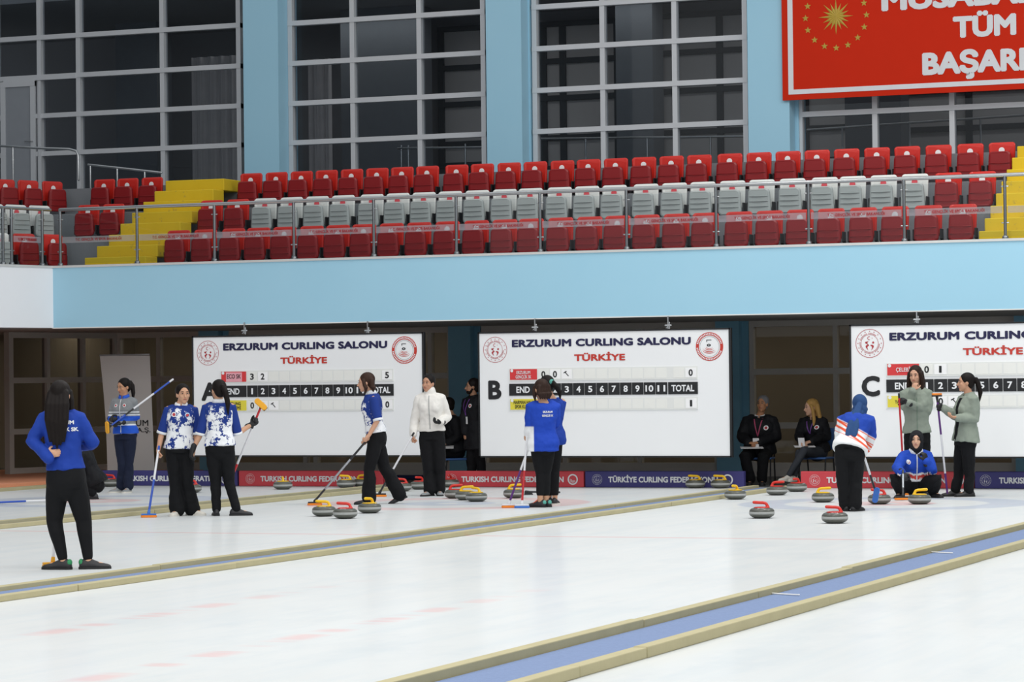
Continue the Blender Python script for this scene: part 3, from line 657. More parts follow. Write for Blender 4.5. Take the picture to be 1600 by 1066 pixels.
# ================================================================== SCOREBOARDS
m_board = mat('white board', 'f3f5f6', .45, var=.02, scale=1.); m_cell = mat('score strip', 'e6e8e5', .5, var=.03); m_pocket = mat('score pocket', 'eeefea', .5, var=.03); m_card = mat('white card', 'fafbfb', .5)
m_hdr = mat('black header', '191b1e', .5); m_nplate = mat('red name plate', 'd8383b', .5); m_yplate = mat('yellow name plate', 'e6d843', .5); m_pink = mat('pink paper', 'eaa6b2', .6)
m_title = mat('navy lettering', '1c1c48', .55); m_redink = mat('red lettering', 'c8382c', .55); m_emred = mat('crest red', 'b5323a', .55)
def board(n, px, wid, letter, scores, plates, label):
    (xl, xr), (yt, yb) = px
    Yb = YW-.05
    x0 = onY(xl, (yt[0]+yb[0])/2, Yb).x; x1 = onY(xr, (yt[0]+yb[0])/2, Yb).x if xr else x0+wid
    xm = (xl+(xr or 1600))/2; z1 = onY(xl if not xr else xm, yt[0] if not xr else (yt[0]+yt[1])/2, Yb).z; z0 = onY(xm, yb[0], Yb).z
    W, H = x1-x0, z1-z0
    rt = empty('scoreboard', (x0, Yb, z0), label, 'scoreboard', 'curling scoreboards')
    at = lambda u, v, o=0.: V((x0+u*W, Yb-o, z1-v*H))
    def rect(bm, u0, u1, v0, v1, o0, o1): a, b = at(u0,v0,o1), at(u1,v1,o0); box(bm, a.x, b.x, a.y, b.y, b.z, a.z)
    bm = bmesh.new(); box(bm, x0, x1, Yb, Yb+.03, z0, z1); from_bm(bm, 'panel', m_board, rt)
    bm = bmesh.new(); e = .022
    box(bm, x0-e, x1+e, Yb-.012, Yb+.045, z1, z1+e); box(bm, x0-e, x1+e, Yb-.012, Yb+.045, z0-e, z0)
    box(bm, x0-e, x0, Yb-.012, Yb+.045, z0-e, z1+e); box(bm, x1, x1+e*1.6, Yb-.012, Yb+.045, z0-e, z1+e); from_bm(bm, 'frame', m_hdr, rt)
    o_ = .003
    write_words('ERZURUM CURLING SALONU', at(.134,.115,o_), X, Z, .718*W, .061*H, .06, 1.04, 'title_lettering', m_title, rt)
    bm = bmesh.new(); write(bm, 'TÜRKİYE', at(.387,.234,o_), X, Z, .205*W, .054*H, .045); from_bm(bm, 'town_lettering', m_redink, rt)
    bm = bmesh.new(); write(bm, letter, at(.0345,.539,o_), X, Z, {'A':.075,'B':.055,'C':.065}[letter]*W, .156*H, .05); from_bm(bm, 'sheet_letter', m_hdr, rt)
    bm = bmesh.new(); crest(bm, at(.065,.133,o_), X, Z, .0492*W); from_bm(bm, 'ministry_emblem', m_emred, rt)
    c = at(.9245,.1335,o_); r = .0533*W
    bm = bmesh.new(); disc(bm, c, X, Z, r*.78, r, 48); f = from_bm(bm, 'federation_emblem', m_redink, rt)
    bm = bmesh.new()        # stone-shaped swirl inside the ring
    for k, (rr, ww, dz) in enumerate(((.44,.026,-.12),(.34,.022,-.05),(.26,.02,.0),(.52,.022,-.18))):
        pts = [(rr*math.cos(a), dz+rr*.55*math.sin(a)) for a in [math.pi*(.93+.95*i/16) for i in range(17)]]
        for i in range(16):
            (xa,za),(xb,zb) = pts[i], pts[i+1]; t_ = ww*math.sin(math.pi*(i+.5)/16)
            quad(bm, c+X*(xa*r)+Z*((za-t_)*r)-Y*.001, c+X*(xb*r)+Z*((zb-t_)*r)-Y*.001, c+X*(xb*r)+Z*((zb+t_)*r)-Y*.001, c+X*(xa*r)+Z*((za+t_)*r)-Y*.001)
    from_bm(bm, 'swirl', m_redink, f)
    bm = bmesh.new(); disc(bm, c-X*(.05*r)+Z*(.10*r)-Y*.001, X, Z*.6, r*.06, r*.15, 20); disc(bm, c, X, Z, r*.69, r*.705, 40)
    box(bm, c.x-.22*r, c.x-.17*r, c.y-.001, c.y, c.z+.33*r, c.z+.48*r); box(bm, c.x-.22*r, c.x+.14*r, c.y-.001, c.y, c.z+.44*r, c.z+.48*r); from_bm(bm, 'stone_mark', m_hdr, f)
    bm = bmesh.new()
    for k in range(46):
        a = 2*math.pi*k/48
        if k in (23,24,0,1): continue
        q = c+X*(r*.89*math.cos(a))+Z*(r*.89*math.sin(a))-Y*.002; obox(bm, q, X*math.cos(a)+Z*math.sin(a), Z*math.cos(a)-X*math.sin(a), Y, r*.055, r*.034, .0008)
    from_bm(bm, 'ring_lettering', m_ink_w, f)
    # strips, pockets, header
    U = [.2393+.0472*k for k in range(12)]
    for rw, (va, vb) in enumerate(((.287,.39),(.532,.632))):
        bm = bmesh.new(); rect(bm, .122, .877, va, vb, 0, .010); st = from_bm(bm, 'score_strip', m_cell, rt)
        for k in list(range(11))+[11,12]:
            ua, ub = (U[k]+.003, U[k+1]-.003) if k < 11 else ((.7627,.775) if k == 11 else (.782,.8225))
            if k == 11: ua, ub = .783, .8235
            if k == 12: ua, ub = .829, .8725
            bm = bmesh.new(); rect(bm, ua, ub, va+.010, vb-.012, .010, .0125); pk = from_bm(bm, 'card_pocket', m_pocket, st)
    for ua, ub, st_, wd in [(.122,.2365,'END',.055)]+[(U[k]+.0012,U[k+1]-.0012,str(k+1),(.008 if k == 0 else .018 if k < 9 else .033)*.95) for k in range(11)]+[(.7615,.877,'TOTAL',.09)]:
        bm = bmesh.new(); rect(bm, ua, ub, .412, .509, 0, .012); hd = from_bm(bm, 'header_cell', m_hdr, rt)
        bm = bmesh.new(); write(bm, st_, at((ua+ub)/2,.487,.014), X, Z, wd*W, .052*H, .035, 1, True); from_bm(bm, 'lettering', m_ink_w, hd)
    for rw, (va, vb) in enumerate(((.30,.376),(.543,.619))):
        for k, s in scores[rw]:
            um = (U[k]+U[k+1])/2 if k < 11 else .851
            bm = bmesh.new(); rect(bm, um-.021, um+.021, va, vb, .0126, .015); cd = from_bm(bm, 'score_card', m_card if k != 0 else m_pocket, rt)
            bm = bmesh.new()
            if s == 'H':
                for (ua, va_), (ub, vb_), t_ in (((.35,.3),(.68,.72),.06),((.22,.38),(.5,.2),.07)):
                    A, B = at(um-.021+.042*ua, va+(vb-va)*va_, .0165), at(um-.021+.042*ub, va+(vb-va)*vb_, .0165); d = (B-A).normalized(); p_ = d.cross(Y)
                    t2 = t_*H*.06; quad(bm, A-p_*t2, B-p_*t2, B+p_*t2, A+p_*t2)
                from_bm(bm, 'hammer_mark', m_hdr, cd)
            else:
                write(bm, s, at(um,vb-.012,.0165), X, Z, (.009 if s == '1' else .0165)*W, .052*H, .03, 1, True); from_bm(bm, 'digit', m_hdr, cd)
        red = rw == 0
        bm = bmesh.new(); rect(bm, .126, .2365, va-.006, vb+.004, .010, .014); pl = from_bm(bm, 'name_plate', m_nplate if red else m_yplate, rt)
        lines, um, wd, hh = plates[rw]
        if letter == 'A' and red:
            bm = bmesh.new(); rect(bm, .147, .218, va, vb+.003, .014, .0155); from_bm(bm, 'paper_label', m_pink, pl)
        bm = bmesh.new(); n_ = len(lines)
        for i, s in enumerate(lines): write(bm, s, at(um, vb-.006-(n_-1-i)*.036 - (.018 if n_ == 1 else 0), .017), X, Z, wd[i]*W, hh*H, .012, 1, True)
        from_bm(bm, 'lettering', m_ink_w if (red and letter != 'A') else m_hdr, pl)
        bm = bmesh.new(); disc(bm, at(.134,va+.006,.0165), X, Z, 0, .006*W, 16); from_bm(bm, 'club_badge', m_ink_w, pl)
    return at
board(0, ((303,660.5),((526,523),(711.5,))), 0, 'A', ([(0,'3'),(1,'2'),(11,'5')],[(0,'0'),(1,'0'),(2,'H'),(11,'0')]),
      ((['ECO SK'],.1825,[.062],.036), (['CURLING','AKADEMİ'],.1815,[.06,.062],.026)), 'white curling scoreboard lettered A, farthest along the wall from the camera')
atB = board(1, ((750,1140),((522,514.5),(712.7,))), 0, 'B', ([(0,'0'),(1,'0'),(2,'H'),(11,'0')],[(11,'1')]),
      ((['ERZURUM','GENÇLİK SK'],.1815,[.056,.064],.026), (['NARMAN HALK','SPOR KULÜBÜ'],.1815,[.082,.072],.028)), 'white curling scoreboard lettered B, in the middle of the wall')
board(2, ((1331,0),((510,507),(713.8,))), 4.06, 'C', ([(0,'0'),(1,'1')],[(0,'2'),(1,'0'),(2,'H')]),
      ((['ÇELEBİ'],.1815,[.05],.03), (['YAKUTİYE'],.1815,[.06],.028)), 'white curling scoreboard lettered C, cut off by the picture edge')
lab = ['near the crest of scoreboard A','near the far end of scoreboard A','near the crest of scoreboard B','near the far end of scoreboard B','above scoreboard C']
for i, (px, y0, y1) in enumerate(((382,504,522),(574.5,502,522),(836,498,517),(1044,494,514),(1432.5,487,505))):
    a, b = onY(px,y0,YW-.03), onY(px,y1,YW-.03); bm = bmesh.new(); box(bm, a.x-.008, a.x+.008, YW-.045, YW-.018, b.z, a.z)
    tube(bm, [(a.x-.04,YW-.04,b.z+.05),(a.x+.04,YW-.04,b.z+.05)], .014, 8); tube(bm, [(a.x+.02,YW-.04,b.z),(a.x+.02,YW-.04,b.z+.09)], .011, 8); tube(bm, [(a.x-.03,YW-.04,b.z+.01),(a.x,YW-.04,b.z+.04)], .009, 8)
    tag(from_bm(bm, 'hanging_clamp', m_steel, origin=(a.x,YW-.03,b.z)), 'small steel clamp holding up a board, '+lab[i], 'clamp', 'clamps of the scoreboards')

# ================================================================== RED BANNER, ROLL-UP
YBN = YC-.06; bl = onY(1223,160.5,YBN); br = onY(1600,135.5,YBN)
bx0, bz0 = bl.x, (bl.z+br.z)/2
m_ban = mat('red banner cloth', 'cc2a0e', .7, spec=.15, var=.04, scale=3); m_gold = mat('gold print', 'b79a35', .5, var=.25, scale=12)
bm = bmesh.new(); box(bm, 0, 7.2, 0, .03, 0, 2.6); bn = from_bm(bm, 'wall_banner', m_ban); bn.location = (bx0, YBN, bz0)
tag(bn, 'large red banner with white lettering and a gold sun, hung on the upper columns', 'banner')
S2 = 4503/dep(bl)*.93      # px per metre along the wall there
m2 = lambda px: px/S2
bm = bmesh.new(); o = bl.copy(); o.y -= .003; i0, i1 = .10, .185
box(bm, bx0+i0, bx0+7.1, YBN-.006, YBN, bz0+i0*.9, bz0+i1*.9); box(bm, bx0+i0, bx0+i1, YBN-.0061, YBN, bz0+i1*.9, bz0+2.55); from_bm(bm, 'white_border', mat('banner white', 'dcdfe2', .6), bn)
for s, p0, w_, p1 in (('BAŞARILAR', (1443,118), 1600-1443, (1600,80)), ('TÜM TAKIMLARA', (1489,60), 1583-1489, None), ('MÜSABAKALARDA', (1377,18), 1600-1377, None)):
    a = onY(*p0, YBN-.004)
    capm = {'B':.36,'T':.345,'M':.36}[s[0]]; ref = {'B':('BAŞARI',1441,1601),'T':('TÜM',1489,1587),'M':('MÜSABA',1377,1592)}[s[0]]
    xa, xb = onY(ref[1],p0[1],YBN-.004).x, onY(ref[2],p0[1]-8,YBN-.004).x
    r = text_pts(ref[0], .04); f = text_pts(s, .04); wd = (xb-xa)*(f[3]-f[2])/(r[3]-r[2])
    write_words(s, V((xa, YBN-.004, a.z)), X, Z, wd, capm, .06, 1., 'lettering', mat('banner white', 'dcdfe2', .6), bn)
c = onY(1306,26,YBN-.004); r = .29; bm = bmesh.new()
for k in range(16):
    a = 2*math.pi*k/16+math.pi/2; rr = r if k % 2 == 0 else r*.8; d = X*math.cos(a)+Z*math.sin(a); e = X*math.cos(a+math.pi/2)+Z*math.sin(a+math.pi/2)
    t0, tip = bm.verts.new(c-Y*.012), bm.verts.new(c+d*rr); l = bm.verts.new(c+d*(r*.3)+e*(r*.085)); q = bm.verts.new(c+d*(r*.3)-e*(r*.085)); mid = bm.verts.new(c+d*(r*.3)-Y*.01)
    bm.faces.new((t0,mid,l)); bm.faces.new((t0,q,mid)); bm.faces.new((mid,tip,l)); bm.faces.new((mid,q,tip))
from_bm(bm, 'gold_sun', m_gold, bn)
for k in range(16):
    a = 2*math.pi*k/16+math.pi/2; bm = bmesh.new(); q = c+X*(.505*math.cos(a))+Z*(.505*math.sin(a)); star(bm, q-Y*.002, X, Z, .058); from_bm(bm, 'gold_star', m_gold, bn)
bm = bmesh.new(); yr = 40.6; p = [onY(156,556,yr), onY(234,556,yr), onY(242,745,yr), onY(168,745,yr)]; bot = p[2].z
rt = empty('roll_up_banner', (p[3].x, yr, 0), 'grey roll-up advertising banner standing behind the person in a grey and blue jacket', 'banner')
n = 8; pts = [(p[0]+(p[3]-p[0])*(k/n)+X*(.03*math.sin(k/n*math.pi)), p[1]+(p[2]-p[1])*(k/n)) for k in range(n+1)]
rows = [[bm.verts.new(a+V((0,d,0))) for a in q for d in (0,.004)] for q in pts]
for k in range(n):
    a, b = rows[k], rows[k+1]
    for i, j in ((0,2),(2,3),(3,1),(1,0)): bm.faces.new((a[i],a[j],b[j],b[i]))
from_bm(bm, 'banner_sheet', mat('roll-up grey', 'c8c5c2', .5, var=.05, scale=1), rt)
bm = bmesh.new(); box(bm, p[3].x-.02, p[2].x+.02, yr-.09, yr+.09, 0, .11); from_bm(bm, 'base_cassette', m_steel, rt)
bm = bmesh.new(); a = p[0]; box(bm, p[0].x, p[1].x, yr-.012, yr+.012, a.z-.005, a.z+.02); from_bm(bm, 'top_bar', m_steel, rt)
bm = bmesh.new(); A, B = onY(170,666,yr), onY(232,665.6,yr); write(bm, 'ERZURUM', A-Y*.008, X, Z, B.x-A.x, .095, .01, 1.05); A, B = onY(214.5,675.5,yr), onY(235.5,675,yr); write(bm, 'A.Ş.', A-Y*.008, X, Z, B.x-A.x, .07, .01)
from_bm(bm, 'lettering', m_ink_k, rt)

# ================================================================== CURLING STONES
def granite():
    t = NT('granite'); vec = t.coord()[0]; f = t.noise(vec, 90, 4, .7); g = t.noise(vec, 25, 3)
    t.set(t.mix(g, t.mix(f, lin('3c3e38'), lin('5f615a')), t.mix(f, lin('494b44'), lin('6c6e66'))), .3, 0, .5); return t.m
m_gran = granite(); m_band = mat('striking band', 'a2a4a1', .8, var=.12, scale=60)
m_hy = plastic('yellow handle', 'f0c21a', .3); m_hr = plastic('red handle', 'd63a30', .3)
def lathe(bm, prof, n=40):
    prev = None
    for r, z in prof:
        vs = [bm.verts.new((r*math.cos(2*math.pi*i/n), r*math.sin(2*math.pi*i/n), z)) for i in range(n)]
        if prev:
            for i in range(n): bm.faces.new((prev[i],prev[(i+1)%n],vs[(i+1)%n],vs[i]))
        else: bm.faces.new(vs[::-1])
        prev = vs
    bm.faces.new(prev)
def stone_proto(m):
    r = bpy.data.objects.new('curling_stone', None); C.objects.link(r)
    bm = bmesh.new(); lathe(bm, [(.06,0),(.075,.002),(.105,.012),(.130,.028),(.1395,.041),(.1395,.085),(.135,.095),(.120,.109),(.10,.1155),(.06,.118)]); from_bm(bm, 'granite_body', m_gran, r, True)
    bm = bmesh.new(); n = 48; prev = None
    for rr, z in ((.1390,.047),(.1422,.049),(.1427,.061),(.1422,.074),(.1390,.076)):
        vs = [bm.verts.new((rr*math.cos(2*math.pi*i/n), rr*math.sin(2*math.pi*i/n), z)) for i in range(n)]
        if prev:
            for i in range(n): bm.faces.new((prev[i],prev[(i+1)%n],vs[(i+1)%n],vs[i]))
        prev = vs
    from_bm(bm, 'striking_band', m_band, r, True)
    bm = bmesh.new(); lathe(bm, [(.088,.1165),(.09,.119),(.088,.124),(.07,.128),(.03,.130)]); cap = from_bm(bm, 'handle_plate', m, r, True)
    bm = bmesh.new(); P = spline([(.066,0,.120,.024),(.060,0,.142,.018),(.048,0,.163,.0165),(.02,0,.173,.0165),(-.02,0,.175,.0165),(-.058,0,.177,.0175),(-.088,0,.178,.017)], 4)
    tube(bm, [p[:3] for p in P], [p[3] for p in P], 12); from_bm(bm, 'handle', m, r, True)
    bm = bmesh.new()
    for k, (a, b) in enumerate(((-.035,.004),(-.022,.010),(-.01,.003),(.004,.009),(.016,.004),(.03,.007))): box(bm, a, a+.008, -.1065, -.103, .1125, .1155+b*.3)
    bmesh.ops.rotate(bm, verts=bm.verts, cent=(0,-.105,.114), matrix=M4.Rotation(.5,3,'X')); f = from_bm(bm, 'etched_mark', m_ink_w, r)
    return r
SPT = {'y': stone_proto(m_hy), 'r': stone_proto(m_hr)}; su = set()
def stone(k, px, py, rz, where):
    """py: foot of the stone where it meets the ice"""
    p = onZ(px, py-2, 0)
    if p.y > 39.27 and abs(p.x-onY(650,760,39.3).x) > .5: p = onY(px, 760, 39.27)
    if k not in su: o = SPT[k]; su.add(k)
    else:
        o = SPT[k].copy(); C.objects.link(o)
        for c in SPT[k].children: d = c.copy(); C.objects.link(d); d.parent = o
    o.location = (p.x, p.y, 0); o.rotation_euler = (0,0,math.radians(rz))
    tag(o, f'{"yellow" if k == "y" else "red"}-handled grey stone {where}', 'curling stone', f'{"yellow" if k == "y" else "red"}-handled curling stones')
for a in [('r',173,762.5,0,'behind the crouching person in black near the side wall'),('r',300,772,0,'seen between the legs of the person in a patterned shirt'),
  ('y',442,767,-60,'alone on the ice before the first red barrier'),('y',541,764.2,8,'under the word FEDERATION, beside another yellow one'),('y',566,761.5,200,'half hidden by the walking person, at the red barrier'),
  ('r',628,770,10,'between the walking person and the person in white'),('r',656,767,75,'just beside the shins of the person in a white jacket'),('r',703,763.5,100,'against the red barrier behind a row of three'),
  ('y',506.5,809,15,'first of the front trio by the walking person'),('r',539.5,812.5,10,'centre of the front trio by the walking person'),('y',577.5,804,80,'at the heel end of the front trio, below the walking person'),
  ('r',711,781,200,'first of the row of three right of the white jacket'),('y',728,783.6,195,'centre of the row of three right of the white jacket'),('y',744.5,786,-30,'end of the row of three, nearest scoreboard B'),
  ('y',803,780.5,195,'behind the crossed brooms of the pair in blue'),('y',1086.5,764,12,'left of the two standing before the navy barrier'),('y',1126,763.5,12,'right of the two standing before the navy barrier'),
  ('y',1149,782.5,85,'touching the end of the blue carpet divider'),('r',1214,776,-170,'at the feet of the seated person'),('r',1245,770.5,80,'under the white shoes of the seated person'),
  ('y',1286,787,190,'beside the bent player in a blue headscarf'),('r',1190.5,812,10,'out alone on the open ice below the seated person'),('r',1304.5,820,12,'closest to the camera, in front of the bent player'),
  ('r',1374,790,10,'behind the blue and white broom head'),('y',1437,790,-150,'in front of the crouching skip in a black headscarf')]: stone(*a)
# ================================================================== PEOPLE
def skinm(name, col):
    if name in _mc: return _mc[name]
    t = NT(name); vec = t.coord()[0]; c = lin(col)
    t.set(t.mix(t.noise(vec, 8, 3), tuple(v*.93 for v in c), c), .5, 0, .3); t.b.inputs['Subsurface Weight'].default_value = .08; t.b.inputs['Subsurface Radius'].default_value = (.02,.008,.004)
    _mc[name] = t.m; return t.m
def hairm(name, col):
    if name in _mc: return _mc[name]
    t = NT(name); vec = t.coord()[0]; c = lin(col)
    f = t.noise(vec, 45, 3, .6, (1,1,.08)); t.set(t.mix(f, tuple(v*.6 for v in c), tuple(v*1.35 for v in c)), .55, 0, .18); t.bump(f, .5, .006)
    _mc[name] = t.m; return t.m
m_eye = mat('dark iris', '1d1512', .25); m_eyew = mat('eye white', 'b5a79d', .5); m_lip = mat('lips', 'a8574f', .5)
m_black = cloth('black fabric', '101114', .85, .6, 10, .2); m_black2 = cloth('black jacket', '15161a', .7, .7, 9, .2); m_legg = cloth('black stretch fabric', '0e0f12', .8, .35, 10, .15)
m_navyt = cloth('navy fabric', '1a2136', .85, .6, 10, .2); m_glove = mat('black glove', '17171a', .6, bump=.3)
m_royal = cloth('royal blue fabric', '1d3f9c', .75, .6, 9, .10); m_whitec = cloth('white fabric', 'eceff1', .85, .5, 9, .03); m_green = cloth('sage green fabric', '8c968a', .85, .7, 9, .08)
m_fleece = cloth('white fleece', 'e9e7e1', .9, .7, 8, .03); m_greyc = cloth('grey fabric', '85898c', .85, .6, 9, .1); m_dkgrey = cloth('charcoal stretch fabric', '3c4046', .85, .4, 10, .12)
m_hijab = cloth('blue headscarf', '2b4a78', .85, .5, 10, .12); m_hijabk = cloth('black headscarf', '1e1f23', .85, .5, 10, .15)
m_shoe = mat('black shoe', '222225', .5); m_sole = mat('pale sole', 'd9d6cd', .6); m_soleb = mat('black sole', '161617', .6); m_shoew = mat('white shoe', 'dcd8ce', .6); m_shoeg = mat('grey trainer', '8d9193', .5)
m_teal = mat('teal shoe', '58a89a', .6); m_coral = mat('coral lace', 'e8704e', .6); m_badge = mat('white badge', 'e9e9ea', .5); m_lan = mat('purple lanyard', '6c3f8c', .6); m_lanr = mat('pink lanyard', 'b3476b', .6); m_zip = mat('white zip', 'd8dadc', .5)
def polo_mat():
    t = NT('patterned polo'); vec, x, y, z = t.coord(); f = t.noise(vec, 7, 5, .72, (1,1,.8)); g = t.noise(vec, 16, 4, .7)
    v = t.ma('ADD', f, t.ma('MULTIPLY', t.ma('SUBTRACT', g, .5), .5)); v = t.ma('SUBTRACT', v, t.ma('MULTIPLY', t.ma('SUBTRACT', z, 1.05), .22))
    b = t.mix(t.step(v, .485, .012), lin('203a86'), lin('eef1f4')); b = t.mix(t.step(z, 1.30, .03), b, lin('203a86'))
    t.set(b, .8, 0, .25); t.bump(t.noise(vec, 9, 2), .5, .03); return t.m
m_polo = polo_mat(); m_poloS = cloth('polo sleeve blue', '203a86', .8, .5, 9, .1)
def zband(name, base, bands, diag=0., bump=.5):
    """fabric with horizontal colour bands; bands = [(z0, z1, colour)]"""
    t = NT(name); vec, x, y, z = t.coord(); b = lin(base); v = t.ma('ADD', z, t.ma('MULTIPLY', x, diag)) if diag else z
    out = None
    for z0, z1, c in bands: out = t.mix(t.band(v, z0, z1), out if out is not None else b, lin(c))
    t.set(out, .8, 0, .25); t.bump(t.noise(vec, 9, 2), bump, .03); return t.m

def hand(bm, wr, d, pn, side, curl=.6, g=0., spread=0.):
    """palm, four jointed fingers of unequal length and a thumb. d: along the hand, pn: out of the palm, side: towards the thumb"""
    d = V(d).normalized(); pn = (V(pn)-d*V(pn).dot(d)).normalized(); sd = d.cross(pn).normalized()
    if sd.dot(V(side)) < 0: sd = -sd
    ell(bm, wr+d*.045, sd, pn, d, .040+g, .018+g, .055+g, 12, 8); tube(bm, [wr-d*.03, wr+d*.02], [.025+g,.026+g], 10)
    for k, (L, off) in enumerate(((.072,.027),(.080,.009),(.074,-.009),(.058,-.026))):
        p = wr+d*(.085-.006*abs(k-1))+sd*off; a = 0; pts = [wr+d*.05+sd*off*.9, p]; cur = p
        for j, fr in enumerate((.45,.32,.23)):
            a += curl*(1.0,1.15,.8)[j]*(1+.06*k); v = d*math.cos(a)+pn*math.sin(a)+sd*(off*spread); cur = cur+v*(L*fr); pts.append(cur)
        tube(bm, pts, [.0095+g,.0092+g,.0088+g,.0082+g,.0072+g], 8)
    b = wr+d*.025+sd*.03; c1 = b+(sd*.75+d*.55+pn*.35).normalized()*.034; c2 = c1+(d*.75+sd*.25+pn*(.3+curl*.5)).normalized()*.03; c3 = c2+(d*.8+pn*(.2+curl*.6)-sd*.1).normalized()*.024
    tube(bm, [wr+d*.02+sd*.012, b, c1, c2, c3], [.013+g,.013+g,.0115+g,.0105+g,.009+g], 8)
PROF = [(-.7,.160,.125,-.01),(-.35,.165,.128,-.01),(-.10,.160,.122,-.004),(0.0,.172,.122,-.01),(.18,.160,.112,-.004),(.36,.132,.098,.004),(.55,.145,.108,.008),(.72,.158,.118,.008),(.86,.160,.105,0),(.95,.132,.085,-.006),(1.0,.095,.070,-.008),(1.05,.060,.058,-.004)]
class Person:
    def __init__(s, base, label, group=None, z0=0.):
        s.g = onZ(*base, z0); s.d = dep(s.g); s.k = FPX/s.d
        s.rt = empty('person', s.g, label, 'person', group); s.z0 = z0
    def J(s, p): return atd(p[0], p[1], s.d+(p[2] if len(p) > 2 else 0))
    def foot(s, px, v=0., lift=0.):
        q = atd(px, 700, s.d+v); dr = V((q.x,q.y,0)); return V((q.x, q.y, s.z0+lift))
    @staticmethod
    def dirs(phi):
        a = math.radians(phi); f = (-BH*math.cos(a)-RH*math.sin(a)).normalized(); return f, f.cross(Z).normalized()
    def build(s, hip, neck, head, face, hface=None, hpitch=0, pface=None, mid=None, arms={}, legs={}, skin='c99b7d', w=.94, bust=1., hscale=1.03, shw=.158, hiph=.085):
        s.skinc = skin; s.w = w; s.hip, s.neck, s.head = s.J(hip), s.J(neck), s.J(head)
        s.f, s.r = s.dirs(face); s.pf, s.pr = s.dirs(pface if pface is not None else face); s.hf, s.hr = s.dirs(hface if hface is not None else face)
        q = M4.Rotation(-math.radians(hpitch), 3, s.hr); s.hf = q @ s.hf; s.hu = s.hr.cross(s.hf).normalized(); s.hs = hscale
        s.mid = s.J(mid) if mid else None; s.arms, s.legs = {}, {}
        for k, a in arms.items():
            sg = 1 if k == 'R' else -1
            sh = s.J(a['sh']) if 'sh' in a else s.neck+s.r*(sg*shw*w)-s.up()*.045
            s.arms[k] = dict(a, sh=sh, e=s.J(a['el']), h=s.J(a['ha']))
        for k, a in legs.items():
            sg = 1 if k == 'R' else -1; hj = s.hip+s.pr*(sg*hiph*w)-Z*.03
            ft = a['p'] if 'p' in a else s.foot(*a['ft']); tf = s.dirs(a.get('toe', face))[0]
            td = (tf*math.cos(a.get('pit',0))+Z*math.sin(a.get('pit',0))).normalized(); tu = td.cross(tf.cross(Z)); tu = (tf.cross(Z)).cross(td).normalized()
            s.legs[k] = dict(a, hj=hj, k=s.J(a['kn']), td=td, tu=tu, an=ft+tu*.085-td*.0, ft=ft)
        return s
    def up(s): return (s.neck-s.hip).normalized()
    def spine(s, t):
        if s.mid is None: return s.hip.lerp(s.neck, t)
        a, b, c = s.hip, s.mid*2-(s.hip+s.neck)*.5, s.neck; return a*(1-t)**2+b*2*t*(1-t)+c*t*t
    def torso(s, bm, g=0., t0=-.10, t1=1.05, flare=0., gd=None, drop=None, bust=1.):
        rows = []; gd = g if gd is None else gd
        P = [p for p in spline(PROF, 3)]
        for t, hw, hd, fo in P:
            if t < t0-1e-6 or t > t1+1e-6: continue
            c = s.spine(max(t,0)); tt = max(min(t,1),0); u = (s.spine(min(tt+.05,1))-s.spine(max(tt-.05,0))).normalized()
            if t < 0: c = c+u*(t*(s.neck-s.hip).length)
            if t > 1: c = c+u*((t-1)*(s.neck-s.hip).length)
            rr = s.pr.lerp(s.r, min(max(t*1.3,0),1)); rr = (rr-u*rr.dot(u)).normalized(); ff = u.cross(rr).normalized()
            fl = flare*max(0,1-max(t-t0,0)/.5)
            W, D = hw*s.w+g+fl, hd*s.w+gd+fl*.8
            ring = []
            for i in range(24):
                a = 2*math.pi*i/24; ca, sa = math.cos(a), math.sin(a); e = .82
                ring.append(c+ff*fo+rr*(W*math.copysign(abs(ca)**e,ca))+ff*(D*math.copysign(abs(sa)**e,sa)))
            rows.append(ring)
        loft(bm, rows)
        if bust and t1 > .8:
            u = s.up(); c = s.spine(.70); ff = s.r.cross(u)*-1; ff = u.cross(s.r).normalized()
            for q in (-1,1): ell(bm, c+s.r*(q*.07*s.w)+ff*(.075*s.w+g*.6)+u*-.005, s.r, ff, u, .065+g*.5, (.058+g*.4)*bust, .070+g*.5, 12, 8)
    def arm_pts(s, k, n=6): 
        a = s.arms[k]; return [a['sh'], a['e'], a['h']]
    def sleeve(s, bm, k, r0, r1, r2, upto=1.):
        """upper sleeve; upto <=.5 stops within the upper arm, 1 = at the wrist"""
        a = s.arms[k]; A, B, D = a['sh'], a['e'], a['h']; q = s.r*(1 if k == 'R' else -1)
        pts = [A-q*.05*s.w+s.up()*.005, A, A.lerp(B,.5)]; rad = [r0*1.02, r0, (r0+r1)/2]
        if upto <= .5: E = A.lerp(B, upto*2); pts[2] = E; rad[2] = r1; tube(bm, pts, rad, 14)
        else:
            e = (upto-.5)*2; pts += [A.lerp(B,.9), B, B.lerp(D,.12), B.lerp(D,.55*e), B.lerp(D,e)]; rad += [r1, r1, r1*.98, (r1+r2)/2, r2]; tube(bm, pts, rad, 14)
    def legtube(s, bm, k, r, g=0., cut=1.):
        a = s.legs[k]; A, B, D = a['hj'], a['k'], a['an']; 
        bk = -(s.pf)
        calf = B.lerp(D,.3)+bk*.012
        pts = [A+Z*.0, A.lerp(B,.35), A.lerp(B,.75), B, calf, B.lerp(D,.62), B.lerp(D,cut)]
        rr = [r[0], r[0]*.97, (r[0]+r[1]*1.6)/2.6, r[1], r[2], (r[2]+r[3])/2, r[3]]
        tube(bm, pts, [q+g for q in rr], 14)
